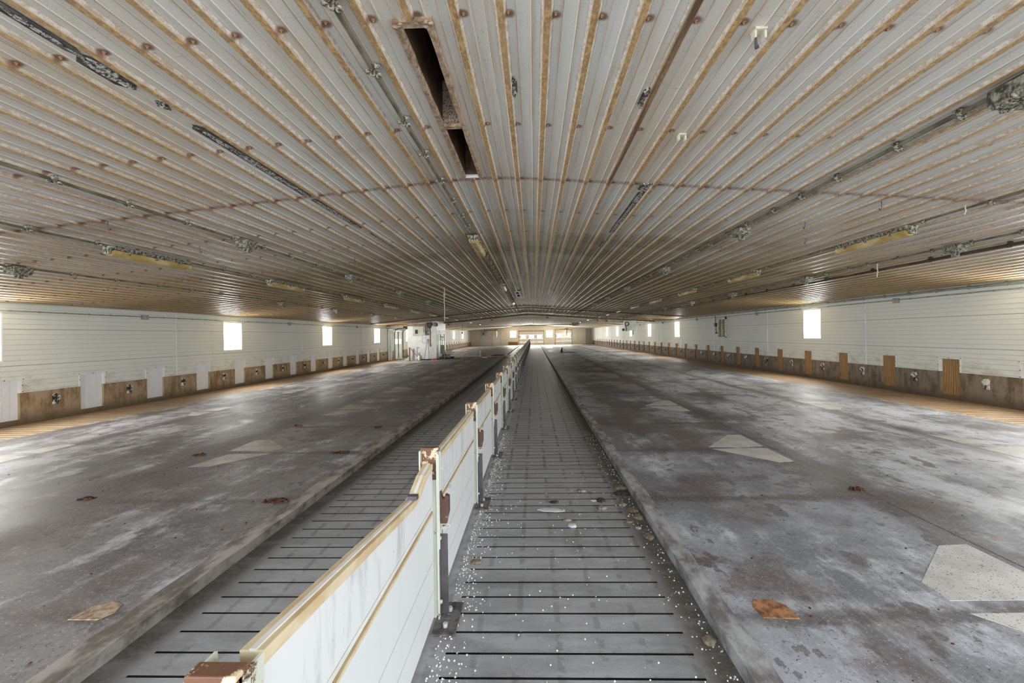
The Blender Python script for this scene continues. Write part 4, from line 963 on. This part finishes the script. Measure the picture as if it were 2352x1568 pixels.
for i, (x0, x1, z0, z1) in enumerate(END_WIN[:2]):
    f = .05; w = MB().box(x0 - f, x1 + f, YE - .03, YE + .12, z0 - f, z0).box(x0 - f, x1 + f, YE - .03, YE + .12, z1, z1 + f).box(x0 - f, x0, YE - .03, YE + .12, z0, z1).box(x1, x1 + f, YE - .03, YE + .12, z0, z1).build('window_%d' % (30 + i), 'frame_white'); struct(w)
    MB().quad((x0, YE + .08, z0), (x1, YE + .08, z0), (x1, YE + .08, z1), (x0, YE + .08, z1)).open_build('pane', 'pane', w)
def end_door(name, lab, x0, x1, zt, wins):
    t = thing(name, lab, 'door', (x0, YE, 0), 0, 'sectional doors in the far wall'); w = x1 - x0; zw0, zw1 = wins[0][2], wins[0][3]
    b = MB(); n = 4; hs = [0, zw0 - .12, zw1 + .12, zt] if True else 0
    for a, c in ((.03, (zw0 - .06) / 2), ((zw0 - .06) / 2 + .01, zw0 - .06), (zw1 + .06, zt)): b.box(0, w, 0, .05, a, c)
    cuts = [x0] + [v for q in wins for v in q[:2]] + [x1]
    b.box(0, w, 0, .05, zw0 - .05, zw0); b.box(0, w, 0, .05, zw1, zw1 + .05)
    for a, c in zip(cuts[::2], cuts[1::2]): b.box(a - x0, c - x0, 0, .05, zw0, zw1)
    b.build('door_section', 'cream', t)
    for q in wins: MB().quad((q[0] - x0, .03, zw0), (q[1] - x0, .03, zw0), (q[1] - x0, .03, zw1), (q[0] - x0, .03, zw1)).open_build('pane', 'pane', t)
    for xx in (-.06, w + .02): MB().box(xx, xx + .05, -.08, .0, 0, zt + .1).build('track', 'steel_tan', t)
    MB().box(-.1, w + .1, -.09, -.01, zt, zt + .07).build('header', 'steel_tan', t)
    for xx in (w * .34, w * .67):
        for zz in (.5, .98, 1.75): MB().box(xx - .03, xx + .03, -.03, .0, zz, zz + .09).build('hinge', 'steel_tan', t)
    return t
end_door('overhead_door', 'wide cream sectional door with three panes in the far wall', DO[0], DO[1], DO[2], END_WIN[2:5])
end_door('overhead_door', 'narrower cream sectional door with two panes at far right', D2[0], D2[1], D2[2], END_WIN[5:7])
for nm, x0, x1, z0, z1, m, lab in [('low_hatch', -3.95, -2.46, .06, .58, 'wood', 'brown-framed low hatch below the left far window'), ('low_hatch', 1.85, 3.15, .06, .92, 'cream', 'cream low panel between the two far doors'), ('low_hatch', 5.9, 7.5, .06, .94, 'cream', 'cream low panel right of the narrower far door'), ('low_hatch', -8.3, -6.65, .06, .92, 'white', 'white low panel at the far left below a green cabinet'), ('swing_door', 7.95, 8.85, .06, 2.45, 'grey_metal', 'tall grey door leaf in the far right corner'), ('swing_door', -6.3, -5.3, .06, 1.95, 'white', 'white door leaf in the far left wall'), ('swing_door', -5.1, -4.15, .06, 1.95, 'cream', 'pale door leaf next to the left far window')]:
    t = thing(nm, lab, 'panel', ((x0 + x1) / 2, YE, z0)); w = (x1 - x0) / 2; h = z1 - z0
    MB().box(-w + .05, w - .05, -.05, 0, .05, h - .05).build('sheet', 'rust' if m == 'wood' else m, t); MB().box(-w, w, -.07, 0, 0, .05).box(-w, w, -.07, 0, h - .05, h).box(-w, -w + .05, -.07, 0, 0, h).box(w - .05, w, -.07, 0, 0, h).build('frame', m, t)
t = thing('control_cabinet', 'pale green cabinet on the far left end wall', 'cabinet', (-7.75, YE, 1.6)); MB().box(-.4, .4, -.2, 0, 0, .8).build('body', 'cabinet', t, .02); MB().box(-.12, .1, -.22, -.2, .15, .42).build('display', 'black', t); MB().box(.42, .6, -.15, 0, .0, .7).build('side_box', 'green_door', t, .02)
for x, lab in ((-5.75, 'cream feed chute with motor at the far left'), (4.95, 'cream feed chute hanging before the narrower far door')):
    t = thing('feed_chute', lab, 'chute', (x, YE - .9, 1.3)); MB().tube([(0, 0, 0), (0, 0, .5), (0, 0, 1.0)], [.12, .17, .2], 10).build('sock', 'cream', t); MB().box(-.3, .3, -.2, .2, 1.0, 1.25).build('hopper', 'steel_tan', t, .02); MB().tube([(0, 0, 1.24), (0, 0, zc(x) - 1.3)], .012, 6).build('hanger', 'conduit_dark', t); MB().tube([(-.3, 0, 1.1), (-1.8, 0, 1.1)], .06, 8).build('auger_tube', 'steel_tan', t)

# ------------------------------------------------------------------ litter on the floors
def lump(x, y, rx, ry, rz, mat, label, seed, z=0.0, name='crusted_lump', group='crusted lumps on the walkway'):
    q = random.Random(seed); b = MB().ball((0, 0, rz * .3), rx * .85, ry * .85, rz * .55, 14, 8, .2, q)
    o = b.build(name, mat); o.location = (x, y, z); return tag(o, label, 'lump', group)
L = [(.87, 4.72, .07, .08, .03, 'stone_tan', 'tan crusted lump highest up beside the kerb'), (.85, 4.56, .09, .07, .035, 'stone_dark', 'black shiny lump beside the kerb'), (.46, 4.64, .05, .05, .03, 'stone', 'grey lump farthest out on the middle of the walkway'), (.17, 4.35, .05, .04, .014, 'stone_dark', 'flat dark lump near the middle slats'),
     (.62, 4.38, .05, .06, .025, 'stone_dark', 'dark lump towards the kerb'), (.55, 4.38, .04, .03, .012, 'chalk', 'small whitish chip touching a dark lump'), (.60, 4.18, .055, .05, .03, 'stone', 'round grey-brown lump before the dark lump'), (.80, 4.27, .05, .05, .025, 'stone', 'grey lump close to the kerb'),
     (.87, 4.14, .055, .06, .014, 'stone_tan', 'flat tan disc against the kerb'), (.26, 3.92, .04, .03, .02, 'stone', 'small pale lump above the round pale stone'), (.295, 3.80, .045, .05, .025, 'chalk', 'round pale stone on the middle slats'), (.88, 3.96, .05, .06, .03, 'stone_tan', 'brown lump wedged by the kerb'), (.78, 3.88, .04, .03, .015, 'stone_tan', 'small tan chip short of the kerb'), (.83, 3.76, .035, .03, .02, 'stone', 'small grey stone by the kerb'), (.88, 3.6, .05, .07, .018, 'stone_tan', 'broken tan crust along the kerb'), (-.43, 3.2, .05, .04, .02, 'stone_tan', 'tan lump at the fence foot'), (.885, 2.38, .042, .05, .02, 'stone_tan', 'tan crust at the broken kerb joint')]
for i, (x, y, rx, ry, rz, m, lab) in enumerate(L): lump(x, y, rx, ry, rz, m, lab, i)
o = MB().ball((0, 0, 0), .13, .055, .004, 16, 4, .12, R).build('chalk_spill', 'chalk'); o.location = (.13, 4.16, .001); o.rotation_euler = (0, 0, -.2); tag(o, 'long whitish chalky spill on the slats', 'spill')
def plate(x, y, poly, mat, name, label, cat, h=.012):
    q = random.Random(4); o = MB().prism(poly, 'z', -.003, h).build(name, mat, None, .004); o.location = (x, y, ZF); return tag(o, label, cat)
plate(1.31, 2.56, [(-.1, -.08), (.09, -.09), (.08, .04), (.02, .09), (-.08, .085), (-.11, .02)], 'rust_orange', 'rusty_plate', 'orange rusty plate in the floor right of the kerb', 'plate', .004)
plate(-2.5, 2.54, [(-.11, -.09), (.06, -.09), (.10, -.02), (.07, .06), (-.02, .09), (-.09, .03)], 'frame_rust', 'rusty_plate', 'pale rusty plate in the floor left of the fence', 'plate', .004)
for i, (x, y, lab) in enumerate([(-2.49, 4.26, 'reddish muck pile beside the left kerb, nearest'), (-2.62, 6.05, 'brown muck pile beside the left kerb, farther'), (-4.4, 4.35, 'dark muck streak on the left floor joint'), (-4.5, 6.0, 'dark brown muck by the first dull patch'), (-2.7, 7.75, 'brown muck at a slab joint past the first patch'), (-4.2, 7.95, 'brown muck on the left joint between dull patches'), (3.1, 4.5, 'dark crumbs where the right joints cross')]):
    b = MB().ball((0, 0, 0), .095 if i < 2 else .05, .07 if i < 2 else .05, .005, 14, 4, .4, random.Random(i)); q = random.Random(i + 20); nn = 26
    for j in range(nn): kk = 1 if i < 2 else .55; b.ball((q.gauss(0, .055) * kk, q.gauss(0, .042) * kk, .004), q.uniform(.008, .026), q.uniform(.008, .022), q.uniform(.005, .014), 6, 4, .3, q)
    o = b.build('muck_pile', 'muck'); o.location = (x, y, ZF); tag(o, lab, 'muck')
b = MB(); q = random.Random(31)
for i in range(2200):
    u = q.random()
    y = .9 + 6.5 * q.random() ** 1.6
    if u < .62: x = -.53 + abs(q.gauss(0, .09))
    elif u < .8: x = q.uniform(-.5, .8)
    else: x = .92 - abs(q.gauss(0, .07))
    if x > .93: continue
    s = q.uniform(.002, .0065); b.ball((x, y, .002), s, s, s * .8, 5, 3)
o = b.build('litter_crumbs', 'crumb'); o['kind'] = 'stuff'; tag(o, 'scattered white crumbs of litter on the walkway slats', 'litter')
b = MB(); q = random.Random(32)
for i in range(500):
    y = 1.6 + 9 * q.random() ** 1.5; x = q.choice((-1, 1)) * (q.uniform(1.2, 7)); x = x if x > 0 else x - 1.2
    s = q.uniform(.003, .010); b.ball((x, y, ZF + .001), s, s * q.uniform(.7, 1.6), s * .5, 5, 3)
o = b.build('floor_crumbs', 'muck'); o['kind'] = 'stuff'; tag(o, 'dark dry crumbs scattered over both concrete floors', 'litter')
